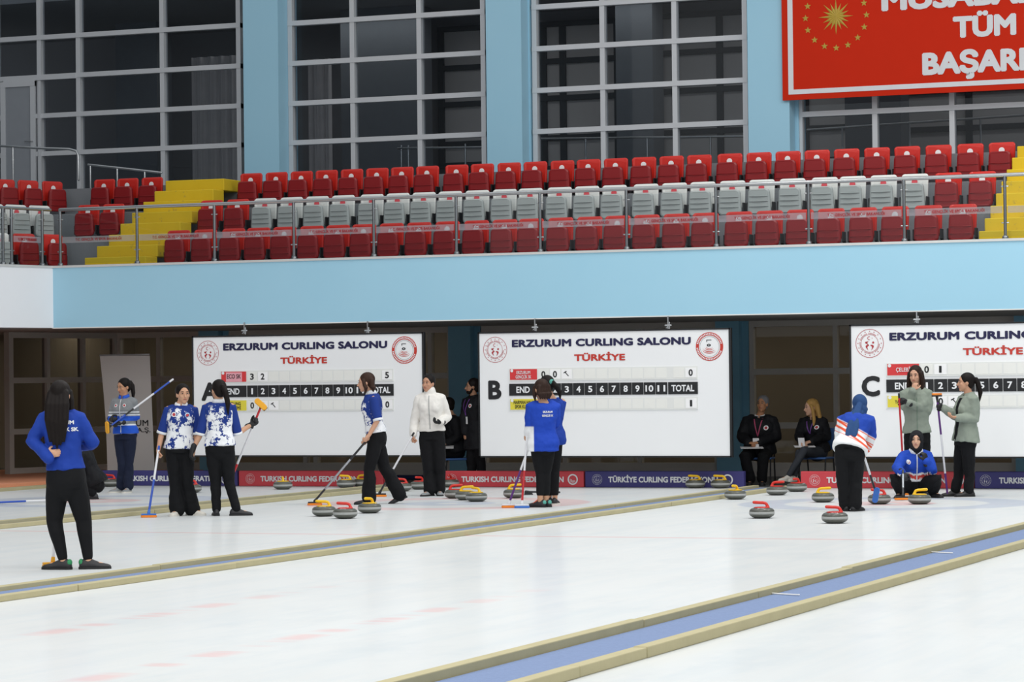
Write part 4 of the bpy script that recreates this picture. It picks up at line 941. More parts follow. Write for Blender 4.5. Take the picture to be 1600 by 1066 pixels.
    def body(s, voxel=.008):
        bm = bmesh.new(); s.torso(bm, -.012, 0, bust=.8)
        hc = s.head; u, f, r, q = s.hu, s.hf, s.hr, s.hs
        tube(bm, [s.neck-s.up()*.03, s.neck.lerp(hc,.45)-f*.005, hc-u*.03*q-f*.012], [.058,.05,.052], 14)
        ell(bm, hc+u*.028*q-f*.012*q, r, f, u, .073*q, .092*q, .088*q, 18, 12)       # cranium
        ell(bm, hc-u*.035*q+f*.022*q, r, f, u, .060*q, .066*q, .075*q, 16, 10)       # face
        ell(bm, hc-u*.088*q+f*.058*q, r, f, u, .028*q, .024*q, .024*q, 10, 8)        # chin
        ell(bm, hc+u*.030*q+f*.066*q, r, f, u, .050*q, .018*q, .020*q, 12, 8)        # brow
        for k in (-1,1):
            ell(bm, hc-u*.022*q+f*.058*q+r*(k*.036*q), r, f, u, .022*q, .022*q, .022*q, 10, 8)   # cheek
            ell(bm, hc-u*.008*q-f*.008*q+r*(k*.072*q), r, f, u, .010*q, .020*q, .032*q, 10, 8)   # ear
        tube(bm, [hc+u*.018*q+f*.078*q, hc-u*.012*q+f*.094*q, hc-u*.028*q+f*.104*q], [.008*q,.010*q,.013*q], 8)  # nose
        ell(bm, hc-u*.058*q+f*.078*q, r, f, u, .022*q, .012*q, .014*q, 10, 6)        # mouth
        for k in s.arms:
            a = s.arms[k]; A, B, D = a['sh'], a['e'], a['h']
            tube(bm, [A, A.lerp(B,.5), B, B.lerp(D,.25), D], [.046,.041,.035,.035,.025], 12)
            hd = a.get('hd'); d = (D-B).normalized() if hd is None else s.vec(hd)
            pn = s.vec(a['pn']) if 'pn' in a else -s.f
            a['_h'] = (D, d, pn, s.vec(a['th']) if 'th' in a else s.hr*(-1 if k == 'R' else 1), a.get('curl',.5))
            hand(bm, *a['_h'])
        for k in s.legs:
            s.legtube(bm, k, (.080,.050,.048,.034)); a = s.legs[k]
            ell(bm, a['ft']+a['td']*.05+a['tu']*.035, a['td'], a['td'].cross(a['tu']), a['tu'], .10, .035, .03)
        return fuse(bm, 'body', skinm('skin '+s.skinc, s.skinc), s.rt, voxel, 2)
    def vec(s, t):
        """direction given as (screen right, away, up)"""
        return (RH*t[0]+BH*t[1]+Z*t[2]).normalized()
    def face_parts(s, brow='1d1512'):
        hc = s.head; u, f, r, q = s.hu, s.hf, s.hr, s.hs
        for k in (-1,1):
            c = hc+u*.012*q+f*.0805*q+r*(k*.030*q)
            bm = bmesh.new(); ell(bm, c, r, f, u, .0125*q, .0065*q, .0055*q, 12, 8); e = from_bm(bm, 'eye', m_eyew, s.rt, True)
            bm = bmesh.new(); ell(bm, c+f*.0045*q, r, f, u, .0078*q, .005*q, .0066*q, 10, 8); from_bm(bm, 'iris', m_eye, e, True)
            bm = bmesh.new(); tube(bm, [c+u*.020*q-r*(k*.014*q)+f*.004*q, c+u*.024*q+f*.004*q, c+u*.020*q+r*(k*.018*q)-f*.005*q], [.0026*q,.0034*q,.0018*q], 6); from_bm(bm, 'eyebrow', hairm('brow '+brow, brow), s.rt, True)
        bm = bmesh.new(); c = hc-u*.056*q+f*.089*q; tube(bm, [c-r*.020*q-f*.008*q, c, c+r*.020*q-f*.008*q], [.003*q,.0065*q,.003*q], 8); from_bm(bm, 'lips', m_lip, s.rt, True)
    def hair(s, kind, col, name='hair', length=.3, back=0., side=0., vox=.007):
        hc = s.head; u, f, r, q = s.hu, s.hf, s.hr, s.hs; bm = bmesh.new(); m = hairm('hair '+col, col); dn = -Z
        ell(bm, hc+u*.040*q-f*.026*q, r, f, u, .086*q, .098*q, .090*q, 20, 12)
        ell(bm, hc-u*.005*q-f*.055*q, r, f, u, .072*q, .060*q, .080*q, 16, 10)
        if kind in ('long','bob','straight'):
            n = 5
            for k in (-1,1):      # side locks
                a = hc+u*.03*q+f*.025*q+r*(k*.074*q); L = length if kind != 'bob' else .16
                tube(bm, [a, a+dn*.07-f*.02+r*(k*.012), a+dn*(L*.6)-f*.035+r*(k*.018)+f*(.0), a+dn*L-f*.03+r*(k*.006)], [.022,.026,.028,.012], 8)
            for j in range(-2,3):
                a = hc+u*.02*q-f*.075*q+r*(j*.030*q); L = length*(1-.06*abs(j)) if kind != 'bob' else .15
                tube(bm, [a, a+dn*.10-f*(.012+back)+r*(j*.006), a+dn*(L*.55)-f*(.03+back)+r*(j*.006), a+dn*L-f*(.022+back)], [.035,.036,.034,.010], 8)
        if kind == 'pony':
            a = hc+u*.045*q-f*.115*q; tube(bm, [a+f*.03, a-f*.02, a-f*.045+dn*.06+r*side*.4, a-f*(.045+back)+dn*(length*.6)+r*side*.8, a-f*(.03+back)+dn*length+r*side], [.026,.030,.036,.032,.008], 10)
        if kind == 'bun':
            ell(bm, hc+u*.01*q-f*.125*q, r, f, u, .040*q, .036*q, .040*q, 12, 8)
        return fuse(bm, name, m, s.rt, vox, 2)
    def top(s, name, m, g=.016, sleeve=None, t0=-.10, flare=.01, r=(.062,.053,.042), hood=False, voxel=.009, smooth=4, bust=1., upto=.97, extra=None, gd=None, t1=1.0, sleeves=True, fold=.03):
        bm = bmesh.new(); s.torso(bm, g, t0, t1, flare, gd, bust=bust)
        if sleeves:
            for k in s.arms: s.sleeve(bm, k, *r, upto=s.arms[k].get('upto', upto))
        if extra: extra(bm)
        return fuse(bm, name, m, s.rt, voxel, smooth, fold=fold)
    def trousers(s, m, r=(.094,.070,.068,.070), name='trousers', t1=.22, g=.012, cut=.97, voxel=.009, fold=None):
        bm = bmesh.new(); s.torso(bm, g, -.10, t1, 0, bust=0)
        for k in s.legs: s.legtube(bm, k, r, 0, cut)
        c = s.hip-Z*.06; ell(bm, c-s.pf*.02, s.pr, s.pf, Z, .14*s.w, .115*s.w, .10)
        if len(s.legs) == 2:
            pass
        return fuse(bm, name, m, s.rt, voxel, 3, fold=(.004 if name == 'leggings' else .02) if fold is None else fold)
    def shoes(s, m, sole, L=.25, lace=None, heelm=None):
        for k in s.legs:
            a = s.legs[k]; ft, td, tu = a['ft'], a['td'], a['tu']; sd = td.cross(tu).normalized(); o = ft-td*.065
            bm = bmesh.new(); rings = []
            for x, hw, h in ((-.012,.018,.05),(0,.030,.075),(.03,.036,.095),(.075,.037,.098),(.115,.039,.080),(.16,.045,.060),(.20,.045,.050),(.235,.036,.042),(.258,.016,.030)):
                x *= L/.25; c = o+td*x+tu*.016; rings.append([c+sd*(hw*math.cos(t))+tu*(max(h-.016,.01)*max(math.sin(t),0)) for t in [2*math.pi*i/18 for i in range(18)]])
            loft(bm, rings); sh = from_bm(bm, 'shoe', m, s.rt, True)
            bm = bmesh.new(); pts = [(-.018,.012),(-.01,.028),(.02,.038),(.09,.040),(.16,.049),(.21,.048),(.245,.036),(.263,.014)]
            prism(bm, [o+td*(x*L/.25)+sd*w for x, w in pts]+[o+td*(x*L/.25)-sd*w for x, w in pts[::-1]], tu*.02); from_bm(bm, 'sole', sole, sh)
            if lace:
                bm = bmesh.new()
                for q in (.105,.125,.145): c = o+td*(q*L/.25); tube(bm, [c-sd*.026+tu*(.078-(q-.105)*.6), c+tu*(.094-(q-.105)*.7), c+sd*.026+tu*(.078-(q-.105)*.6)], .006, 6)
                from_bm(bm, 'lace', lace, sh, True)
            if heelm:
                bm = bmesh.new(); ell(bm, o+td*.005+tu*.06, td, sd, tu, .022, .030, .03, 10, 8); from_bm(bm, 'heel_tab', heelm, sh, True)
    def gloves(s, keys, m=None):
        for k in keys:
            a = s.arms[k]; bm = bmesh.new(); D, d, pn, sd, cu = a['_h']; hand(bm, D, d, pn, sd, cu, .005); tube(bm, [D-d*.05, D+d*.01], [.036,.034], 10)
            fuse(bm, 'glove', m or m_glove, s.rt, .006, 1)
    def cuffs(s, m, w=.03, rad=.066):
        for k in s.arms:
            a = s.arms[k]; A, B = a['sh'], a['e']; t = a.get('upto',.5)*2; d = (B-A).normalized(); p = A.lerp(B,t)
            bm = bmesh.new(); tube(bm, [p+d*.02, p+d*(.02+w)], [rad,rad*1.0], 16, False); from_bm(bm, 'cuff', m, s.rt, True)
    def collar(s, m, r0=.066, h=.05, open_=True):
        u = s.up(); c = s.neck+u*.005; bm = bmesh.new(); n = 20; prev = None
        for rr, z in ((r0+.014,-.01),(r0+.006,h*.6),(r0-.004,h),(r0-.012,h*.9)):
            vs = [bm.verts.new(c+s.r*((rr+.008)*math.cos(a))+s.f*(rr*math.sin(a))+u*(z-.022*max(math.sin(a),0))) for a in [math.pi*(.55+1.9*i/n) for i in range(n+1)]]
            if prev:
                for i in range(n): bm.faces.new((prev[i],prev[i+1],vs[i+1],vs[i]))
            prev = vs
        o = from_bm(bm, 'collar', m, s.rt, True); q = o.modifiers.new('t','SOLIDIFY'); q.thickness = .008; return o
    def decal(s, garment, build, origin, ax, name, m, back=False, lift=.004):
        """flat print laid on the garment's surface"""
        me = garment.data; off = wpos(s.rt); bv = BVHTree.FromPolygons([v.co+off for v in me.vertices], [p.vertices for p in me.polygons])
        ay = s.up(); nrm = ax.cross(ay).normalized()       # out of the chest or back
        def surf(p):
            h = bv.ray_cast(p+nrm*.4, -nrm); return (h[0]+nrm*lift) if h[0] is not None else p
        bm = bmesh.new(); build(bm, origin, ax, ay, surf)
        return from_bm(bm, name, m, s.rt)
    def badge_print(s, garment, fr, up, r=.03, name='chest_badge', m=None):
        ax = -s.r
        def b(bm, o, ax, ay, surf):
            bm.faces.new([bm.verts.new(surf(o+ax*(r*math.cos(t))+ay*(r*math.sin(t)))) for t in [2*math.pi*i/16 for i in range(16)]])
        s.decal(garment, b, s.spine(.78+up)+s.r*fr+s.f*.1, ax, name, m or m_badge)
        def c(bm, o, ax, ay, surf):
            bm.faces.new([bm.verts.new(surf(o+ax*(r*.6*math.cos(t))+ay*(r*.6*math.sin(t)))) for t in [2*math.pi*i/12 for i in range(12)]])
        s.decal(garment, c, s.spine(.78+up)+s.r*fr+s.f*.1, ax, name+'_centre', m_emred, lift=.0055)
    def zipper(s, garment, m=None, t0=-.05, t1=.98, w=.007):
        n = 14
        def b(bm, o, ax, ay, surf):
            prev = None
            for i in range(n+1):
                c = s.spine(t0+(t1-t0)*i/n)+s.f*.1; vs = [bm.verts.new(surf(c-ax*w)), bm.verts.new(surf(c+ax*w))]
                if prev: bm.faces.new((prev[0],prev[1],vs[1],vs[0]))
                prev = vs
        s.decal(garment, b, s.hip, -s.r, 'zip', m or m_zip)
    def lanyard(s, garment, m, tb=.42, card=(.05,.075)):
        n = 8
        for sg in (-1,1):
            def b(bm, o, ax, ay, surf):
                prev = None
                for i in range(n+1):
                    t = i/n; c = s.spine(.97).lerp(s.spine(tb), t)+s.r*(sg*.06*(1-t))+s.f*.12; vs = [bm.verts.new(surf(c-ax*.008)), bm.verts.new(surf(c+ax*.008))]
                    if prev: bm.faces.new((prev[0],prev[1],vs[1],vs[0]))
                    prev = vs
            s.decal(garment, b, s.hip, -s.r, 'lanyard', m, lift=.008)
        def b(bm, o, ax, ay, surf):
            p = surf(o); w, h = card; nn = ax.cross(ay); obox(bm, p+nn*.008, ax, nn, ay, w, .003, h)
        cd = s.decal(garment, b, s.spine(tb-.14)+s.f*.1, -s.r, 'name_badge', m_badge)

# ------------------------------------------------------------------ brooms
m_polew = mat('white pole', 'e6e7ea', .35, var=.05, scale=30); m_poleb = mat('blue pole', '2e55b8', .35); m_poler = mat('red pole', 'c2262e', .35); m_polek = mat('black pole', '25262a', .35); m_polep = mat('purple pole', '5a2a78', .35); m_poles = mat('silver pole', 'a9adb2', .3, .6)
m_pado = mat('orange pad', 'f08a2c', .8); m_pady = mat('amber pad', 'eaa92e', .8); m_padb = mat('blue pad', '3f74c8', .7); m_plast = mat('black broom plastic', '1f2022', .5); m_plw = mat('white broom plastic', 'dfe2e6', .5)
def broom(A, B, segs, padm, label, nrm=None, along=None, top=None, pl=.19, group='curling brooms', r=.0135, hm=None):
    """pole from A (grip end) to B (where the head joins); segs [(t, material)]; nrm: out of the pad's working side"""
    A, B = V(A), V(B); rt = empty('curling_broom', B, label, 'broom', group); t0 = 0
    for t1, m in segs:
        bm = bmesh.new(); tube(bm, [A.lerp(B,t0), A.lerp(B,t1)], r if t0 else r*1.04, 12); from_bm(bm, 'pole' if t0 else 'grip', m, rt, True); t0 = t1
    nrm = V(nrm if nrm is not None else (0,0,-1)).normalized(); al = V(along if along is not None else RH); al = (al-nrm*al.dot(nrm)).normalized(); sd = nrm.cross(al).normalized()
    c = B+nrm*.022
    bm = bmesh.new(); tube(bm, [B-(B-A).normalized()*.03, B], [.017,.02], 10); obox(bm, c-nrm*.004, al, sd, nrm, pl*.46, .03, .009); h = from_bm(bm, 'head_holder', hm or m_plast, rt); bevel_mod(h, .006, 2)
    bm = bmesh.new(); out = []
    for k in range(20):
        a = 2*math.pi*k/20; out.append(c+nrm*.006+al*(math.copysign(max(0,pl/2-.034),math.cos(a))+.034*math.cos(a))+sd*(.036*math.sin(a)))
    prism(bm, out, nrm*.026); p = from_bm(bm, 'pad', padm, rt); bevel_mod(p, .006, 2)
    return rt
# ------------------------------------------------------------------ who is where
BLK, BRN = '17110f', '2c1e18'
def scarf(p, m, tails=False, w=1.):
    hc, u, f, r, q = p.head, p.hu, p.hf, p.hr, p.hs; bm = bmesh.new()
    ell(bm, hc+u*.030*q-f*.022*q, r, f, u, .088*q, .100*q, .098*q, 20, 12); ell(bm, hc-u*.05*q-f*.02*q, r, f, u, .082*q, .078*q, .10*q, 18, 10)
    for k in (-1,1): tube(bm, [hc+u*.06*q+f*.062*q+r*(k*.045*q), hc-u*.02*q+f*.055*q+r*(k*.072*q), hc-u*.09*q+f*.05*q+r*(k*.05*q), hc-u*.115*q+f*.055*q], [.02,.022,.024,.024], 10)
    tube(bm, [hc-u*.10*q-f*.01, p.neck+p.up()*.02, p.neck-p.up()*.02], [.075,.085,.10*w], 16)
    if tails:
        n = p.neck; b = -p.f
        for k in (-1,1): tube(bm, [hc-u*.03-f*.10, n+b*.11+p.up()*.03+p.r*(k*.018-.02), n+b*.145-p.up()*.10+p.r*(k*.03-.025), n+b*.15-p.up()*.2+p.r*(k*.034-.03), n+b*.15-p.up()*.27+p.r*(k*.036-.03)], [.035,.038,.040,.040,.034], 10, flat=(p.f,.5))
    return fuse(bm, 'headscarf', m, p.rt, .007, 2)
def back_text(p, g, lines, y0, m=None, dx=0., cap=.032):
    def b(bm, o, ax, ay, surf):
        for i, (s, w) in enumerate(lines): write(bm, s, o-ay*(i*cap*1.75), ax, ay, w, cap, .05, 1, True, surf)
    p.decal(g, b, p.spine(y0)+p.r*dx-p.f*.1, p.r, 'back_lettering', m or m_ink_w)

# woman in blue, back view, closest to the camera
p = Person((104,890), 'person seen from behind in a royal blue sweatshirt and black leggings, hand on hip', 'curlers')
p.build((104,753), (96,646), (95,618), 185, hface=187, arms={'L':dict(el=(50,689,0), ha=(72,711,-.12), pn=(.3,1,0), hd=(.9,0,.15), th=(0,0,1), curl=.35, upto=1.13), 'R':dict(el=(144,692,.03), ha=(126,698,.25), curl=.9)},
        legs={'L':dict(kn=(85,815,.03), ft=(97,0), toe=105), 'R':dict(kn=(131,815,.03), ft=(136,.02), toe=262)}, skin='d9a98a')
p.body(.007); t = p.top('sweatshirt', m_royal, .018, t0=.12, flare=.0, r=(.068,.058,.045)); p.trousers(m_legg, (.097,.070,.064,.044), 'leggings', t1=.36, cut=.93)
p.shoes(m_shoe, m_soleb, heelm=mat('green tab', '2f8f5a', .6)); p.hair('long', BLK, length=.47, back=.03); p.face_parts()
back_text(p, t, [('ERZURUM',.21),('GENÇLİK SK',.27)], .84, dx=.02, cap=.034)
broom(p.J((97,702,.32)), p.foot(81,.30,.055), [(.12,m_polek),(.55,m_polew),(.8,m_poler),(1,m_polew)], m_pady, 'curling broom with an amber pad standing behind the legs in black leggings', along=RH+BH*.4, hm=m_pady)

# crouching, mostly hidden
p = Person((143,780), 'person in black crouching on the ice, mostly hidden behind the person in royal blue')
p.build((149,752), (127,706,-.0), (113,690), 95, hpitch=15, arms={'R':dict(el=(120,735,.2), ha=(105,755,.25)), 'L':dict(el=(124,738,-.2), ha=(108,757,-.2))},
        legs={'R':dict(kn=(112,748,.15), ft=(138,.10), toe=90), 'L':dict(kn=(116,748,-.15), ft=(144,-.1), toe=90)}, bust=.3)
p.body(); p.top('jacket', m_black2, .03, t0=-.1, r=(.075,.065,.05)); p.trousers(m_black, (.1,.075,.07,.06)); p.shoes(m_shoe, m_soleb); p.hair('bun', BLK); p.face_parts()
A, B = onZ(-30,786.5,.03), onZ(82,781.5,.03)
broom(A, B, [(.1,m_polek),(.62,m_poleb),(1,m_polew)], m_pady, 'blue and white curling broom lying on the ice by the side wall', along=BH, nrm=(0,0,-1))

# grey and blue jacket
p = Person((195,770), 'person in a grey and blue zip jacket and navy trousers cradling a broom', 'curlers')
p.build((196,681), (194,623), (193,605), 22, hface=42, hpitch=12, arms={'R':dict(el=(174.5,652,.03), ha=(173,655,-.2), hd=(.5,-.8,-.1), curl=.9), 'L':dict(el=(213.5,652,.02), ha=(188,661,-.2), hd=(-1,-.3,-.1), pn=(0,.3,-1), curl=1.)},
        legs={'R':dict(kn=(191,725,-.02), ft=(189,.05), toe=60), 'L':dict(kn=(201,725,-.02), ft=(200,-.03), toe=15)}, skin='c08f70')
p.body(); jm = zband('snow jacket', '85898c', [(.86,.98,'2456c4'),(.98,1.0,'dfe4ea'),(1.045,1.115,'2456c4'),(1.125,1.14,'e8ecef'),(1.165,1.18,'e8ecef')])
t = p.top('zip_jacket', jm, .022, t0=.02, r=(.066,.056,.046)); p.zipper(t); p.collar(mat('blue collar', '2456c4', .8), .068, .06); p.badge_print(t, .07, .04, .025); p.badge_print(t, -.07, .04, .025)
p.trousers(m_navyt, (.094,.068,.066,.072), t1=.3); p.shoes(m_shoeg, m_sole); p.gloves('RL'); p.hair('pony', BLK, length=.28, side=-.05); p.face_parts()
broom(p.J((270,593,.0)), p.J((171,667,-.30)), [(.05,m_polew),(.3,m_poleb),(.62,m_polew),(.75,m_polek),(1,m_poleb)], m_pady, 'blue and white curling broom with an amber pad held across a grey and blue jacket', nrm=(-.45,-1,-.3), along=(.3,0,1))

# patterned shirt, front view
p = Person((284,806), 'person in a blue and white patterned polo shirt facing the camera, broom to her side', 'curlers')
p.build((280.5,701), (283,634), (286,616.5), -8, hface=-22, arms={'R':dict(el=(253,676,0), ha=(247.5,703,-.08), hd=(-.1,-.2,-1), pn=(1,.2,0), th=(0,-1,0), curl=1.1, upto=.44), 'L':dict(el=(308,677,.04), ha=(302,706,.0), hd=(-.1,0,-1), pn=(-1,0,0), th=(0,-1,0), upto=.44)},
        legs={'R':dict(kn=(274,755,-.02), ft=(276,-.04), toe=15), 'L':dict(kn=(293,755,0), ft=(299,.06), toe=-62)}, skin='cfa082')
p.body(); t = p.top('polo_shirt', m_polo, .02, t0=0, flare=.012, r=(.07,.07,.07), sleeves=False)
def sleeves(p, m, cuffm, up=.44, rad=(.058,.060)):
    for k in p.arms:
        bm = bmesh.new(); p.sleeve(bm, k, rad[0], rad[1], .05, upto=up); fuse(bm, 'sleeve', m, p.rt, .008, 2)
    p.cuffs(cuffm, .03, rad[1]+.003)
sleeves(p, m_poloS, m_whitec); p.collar(m_whitec, .062, .04); p.badge_print(t, .085, .02, .03); p.badge_print(t, -.075, .0, .03, m=mat('pale blue badge', 'b9d3ea', .6))
p.trousers(m_black, (.092,.070,.076,.098), t1=.25, cut=1.0); p.shoes(m_shoew, m_sole); p.hair('bun', BLK); p.face_parts()
broom(p.J((248.5,698,-.10)), p.foot(231.5,-.35,.055), [(.05,m_poleb),(.5,m_polew),(1,m_poleb)], m_pado, 'blue and white curling broom with an orange pad beside the patterned shirt facing the camera', hm=m_padb)

# patterned shirt, back view
p = Person((352,806), 'person seen from behind in a blue and white patterned polo shirt raising a broom', 'curlers')
p.build((344,700), (342,630), (341,610), 178, hface=150, arms={'L':dict(el=(313,679,0), ha=(301,703,-.04), hd=(-.35,0,-1), pn=(.8,.3,0), th=(0,1,0), curl=.7, upto=.44), 'R':dict(el=(371,678,.08), ha=(392,664,.27), hd=(.7,.3,.35), pn=(-.2,-.6,.5), curl=1.1, upto=.44)},
        legs={'L':dict(kn=(337,753,.02), ft=(337,0), toe=170), 'R':dict(kn=(358,753,.02), ft=(368,-.02), toe=262)}, skin='cfa082')
p.body(); t = p.top('polo_shirt', m_polo, .02, t0=.04, flare=.01, r=(.07,.07,.07), sleeves=False); sleeves(p, m_poloS, m_whitec); p.collar(m_whitec, .062, .045)
p.trousers(m_black, (.096,.066,.06,.055), t1=.25, cut=1.); p.shoes(m_shoe, m_soleb); p.gloves('LR'); p.hair('pony', BLK, length=.34, side=.05, back=.02); p.face_parts()
broom(p.J((356,761,.36)), p.J((408.5,634,.30)), [(.28,m_poler),(.72,m_polew),(.8,m_polek),(1,m_poler)], m_pady, 'red and white curling broom lifted upside down with its amber pad in the air', nrm=(.25,-1,.45), along=(.75,0,-.66))

# walking in profile
p = Person((588,788), 'person in a patterned polo shirt and black trousers walking in profile, pushing a broom', 'curlers')
p.build((587.5,684), (580,616), (571.5,598), 90, hpitch=6, arms={'L':dict(sh=(584,624,-.15), el=(590.5,656,-.2), ha=(576,681,-.24), hd=(-.6,0,-.8), pn=(-.5,.6,.4), curl=1., upto=.44), 'R':dict(el=(583,656,.16), ha=(573,686,.0), hd=(-.4,-.4,-.8), pn=(-.5,-.5,0), curl=1., upto=.44)},
        legs={'L':dict(kn=(576.5,735,-.08), ft=(576,-.08), toe=90), 'R':dict(kn=(601,732,.09), p=p.J((628,781.5,.09)), toe=90, pit=-.42)}, skin='d3a488')
p.body(); t = p.top('polo_shirt', m_polo, .02, t0=.1, flare=.01, r=(.07,.07,.07), sleeves=False); sleeves(p, m_poloS, m_whitec, .44, (.062,.062)); p.collar(m_whitec, .064, .05)
p.trousers(m_black, (.096,.074,.08,.092), t1=.28, cut=1.0); p.shoes(m_shoe, m_soleb); p.hair('bob', '3b2920'); p.face_parts()
broom(p.J((571.5,690,-.14)), p.foot(491,-.12,.055), [(.3,m_polek),(.8,m_poles),(1,m_polek)], m_pado, 'silver and black curling broom pushed by the walking person, its pad by the yellow stone')

# white jacket
p = Person((679,775), 'person in a white zip jacket and flared black trousers standing with a broom', 'curlers')
p.build((675,681), (672,617), (669,599.5), 8, hface=28, arms={'R':dict(el=(648,655,.02), ha=(645.5,681,-.06), hd=(-.1,-.2,-1), pn=(1,.2,0), th=(0,-1,0), curl=1.1), 'L':dict(el=(699,652,.05), ha=(688,660,-.17), hd=(-.8,-.6,.0), pn=(0,-.2,1), th=(0,-1,.3), curl=.6)},
        legs={'R':dict(kn=(669.5,730,-.02), ft=(671,-.02), toe=35), 'L':dict(kn=(687,730,-.02), ft=(686,.04), toe=-5)}, skin='c4957a', w=.94)
p.body(); t = p.top('fleece_jacket', m_fleece, .026, t0=.06, flare=.005, r=(.07,.062,.05), extra=lambda bm: tube(bm, [p.neck-p.up()*.03-p.f*.02, p.neck+p.up()*.05-p.f*.015], [.095,.08], 16)); p.zipper(t, mat('grey zip', 'a9aaa8', .5))
p.trousers(m_black, (.104,.082,.078,.086), t1=.3, cut=1.); p.shoes(m_shoeg, m_soleb); p.gloves('L'); p.hair('pony', BLK, length=.25, side=.10); p.face_parts()
broom(p.J((646.5,677,-.10)), p.foot(592.5,-.1,.055), [(.05,m_polek),(.6,m_polew),(1,m_polek)], m_pado, 'white and black curling broom held low by the person in a white jacket')

def chair(x, y, v0, phi, label):
    p = Person((x, y), 'x'); g = p.g; C.objects.unlink(p.rt); bpy.data.objects.remove(p.rt)
    f, r = Person.dirs(phi); c = g+BH*v0; c.z = 0; rt = empty('chair', c, label, 'chair', 'blue plastic chairs of the officials')
    mb = mat('blue chair plastic', '3f6aa8', .45)
    bm = bmesh.new(); obox(bm, c+Z*.385, r, f, Z, .215, .205, .016); bevel_mod(from_bm(bm, 'seat', mb, rt), .018, 3)
    bm = bmesh.new(); u = (Z-f*.14).normalized(); obox(bm, c+Z*.66-f*.245, r, f*.99+Z*.14, u, .20, .012, .16); bevel_mod(from_bm(bm, 'backrest', mb, rt), .011, 3)
    for s in (-1,1):
        bm = bmesh.new(); a = c+r*(s*.20); tube(bm, [a+f*.21, a+f*.17+Z*.37], .012, 8); from_bm(bm, 'leg', m_blk, rt, True)
        bm = bmesh.new(); tube(bm, [a-f*.25, a-f*.19+Z*.37, a-f*.265+Z*.78], .012, 8); from_bm(bm, 'leg', m_blk, rt, True)
    return rt
def paper(p, px, v, hw, hd, label, tilt=.1):
    q = p.J((px[0],px[1],v)); bm = bmesh.new(); obox(bm, q, RH, BH+Z*tilt, (Z-BH*tilt), hw, hd, .003); tag(from_bm(bm, 'paper', m_card, origin=q), label, 'paper')

# officials
p = Person((703,757.2), 'person in a black jacket seated in profile, half hidden behind the white jacket')
p.build((712,703,.05), (707,653,.02), (698,634), 80, arms={'L':dict(el=(716,682,-.2), ha=(700,691,-.2), curl=.4), 'R':dict(el=(712,682,.2), ha=(698,692,.1))},
        legs={'L':dict(kn=(688,707,-.1), ft=(687,-.1), toe=85), 'R':dict(kn=(688,707,.1), ft=(688,.1), toe=85)}, w=1.05, bust=.3)
p.body(); t = p.top('jacket', m_black2, .04, t0=-.05, r=(.085,.072,.055)); p.trousers(m_black, (.1,.075,.07,.065)); p.shoes(m_shoe, m_soleb); p.hair('short', BLK); p.face_parts()
paper(p, (699.5,697.5), -.2, .09, .12, 'sheet of paper on the lap of the person seated behind the white jacket', .25)
chair(713, 757.2, .05, 80, 'blue plastic chair with black legs behind the person in a white jacket')
p = Person((743,759.4), 'person in a long black coat and purple lanyard standing partly behind scoreboard B')
p.build((743,676), (740,622), (738,604.5), 55, hface=84, arms={'R':dict(el=(725.5,652,-.02), ha=(726.5,677,-.03), curl=.5), 'L':dict(el=(757,652,-.05), ha=(758,677,-.05), curl=.5)},
        legs={'R':dict(kn=(736.5,718), ft=(736,0), toe=70), 'L':dict(kn=(751,718), ft=(752,-.05), toe=45)}, skin='b98a6e', w=1.05, bust=0, hiph=.07)
p.body(); t = p.top('long_coat', m_black2, .03, t0=-.5, flare=.01, r=(.08,.068,.055), bust=0); p.trousers(m_black, (.09,.07,.066,.066)); p.shoes(m_shoe, m_soleb); p.hair('short', BLK); p.face_parts()
hc = p.head; bm = bmesh.new(); ell(bm, hc-p.hu*.075+p.hf*.045, p.hr, p.hf, p.hu, .052, .048, .042, 14, 8); [tube(bm, [hc-p.hu*.02+p.hr*(k*.068)-p.hf*.0, hc-p.hu*.075+p.hr*(k*.05)+p.hf*.03], [.012,.02], 8) for k in (-1,1)]; fuse(bm, 'beard', hairm('hair '+BLK, BLK), p.rt, .006, 1)
p.collar(m_black2, .075, .05); p.lanyard(t, m_lan, .5, (.032,.055)); p.badge_print(t, -.1, -.0, .03)
p = Person((1180,757.5), 'person in a black padded jacket and pink lanyard, seated with a clipboard')
p.build((1187,705,.1), (1187,653,.05), (1191.5,631.5,.02), 14, hface=28, arms={'R':dict(el=(1159,682,-.02), ha=(1169,691,-.25), hd=(.8,-.4,-.2), pn=(0,.3,-1), curl=.9), 'L':dict(el=(1214,682,.0), ha=(1185,691,-.25), hd=(-.9,-.3,-.2), pn=(0,.3,-1), curl=.9)},
        legs={'R':dict(kn=(1163,713,-.33), ft=(1172,-.24), toe=12), 'L':dict(kn=(1192,714,-.33), ft=(1190,-.26), toe=5)}, skin='b5825f', w=1.14, bust=0)
p.body(); t = p.top('padded_jacket', m_black2, .045, t0=-.06, r=(.092,.08,.058), bust=0); p.trousers(m_black, (.1,.082,.078,.075)); p.shoes(m_shoe, m_soleb); p.hair('short', '77777a'); p.face_parts('4a4644'); p.collar(m_whitec, .066, .05); p.collar(m_black2, .085, .04)
p.lanyard(t, m_lanr, .46, (.045,.07)); p.badge_print(t, -.12, -.06, .035)
paper(p, (1174.5,699.5), -.3, .165, .10, 'clipboard with white paper on the lap of the seated person in a padded jacket')
chair(1187, 757.5, .10, 14, 'blue plastic chair under the person in a padded jacket')
p = Person((1262,757.5), 'person in a black jacket and purple lanyard, seated with crossed legs')
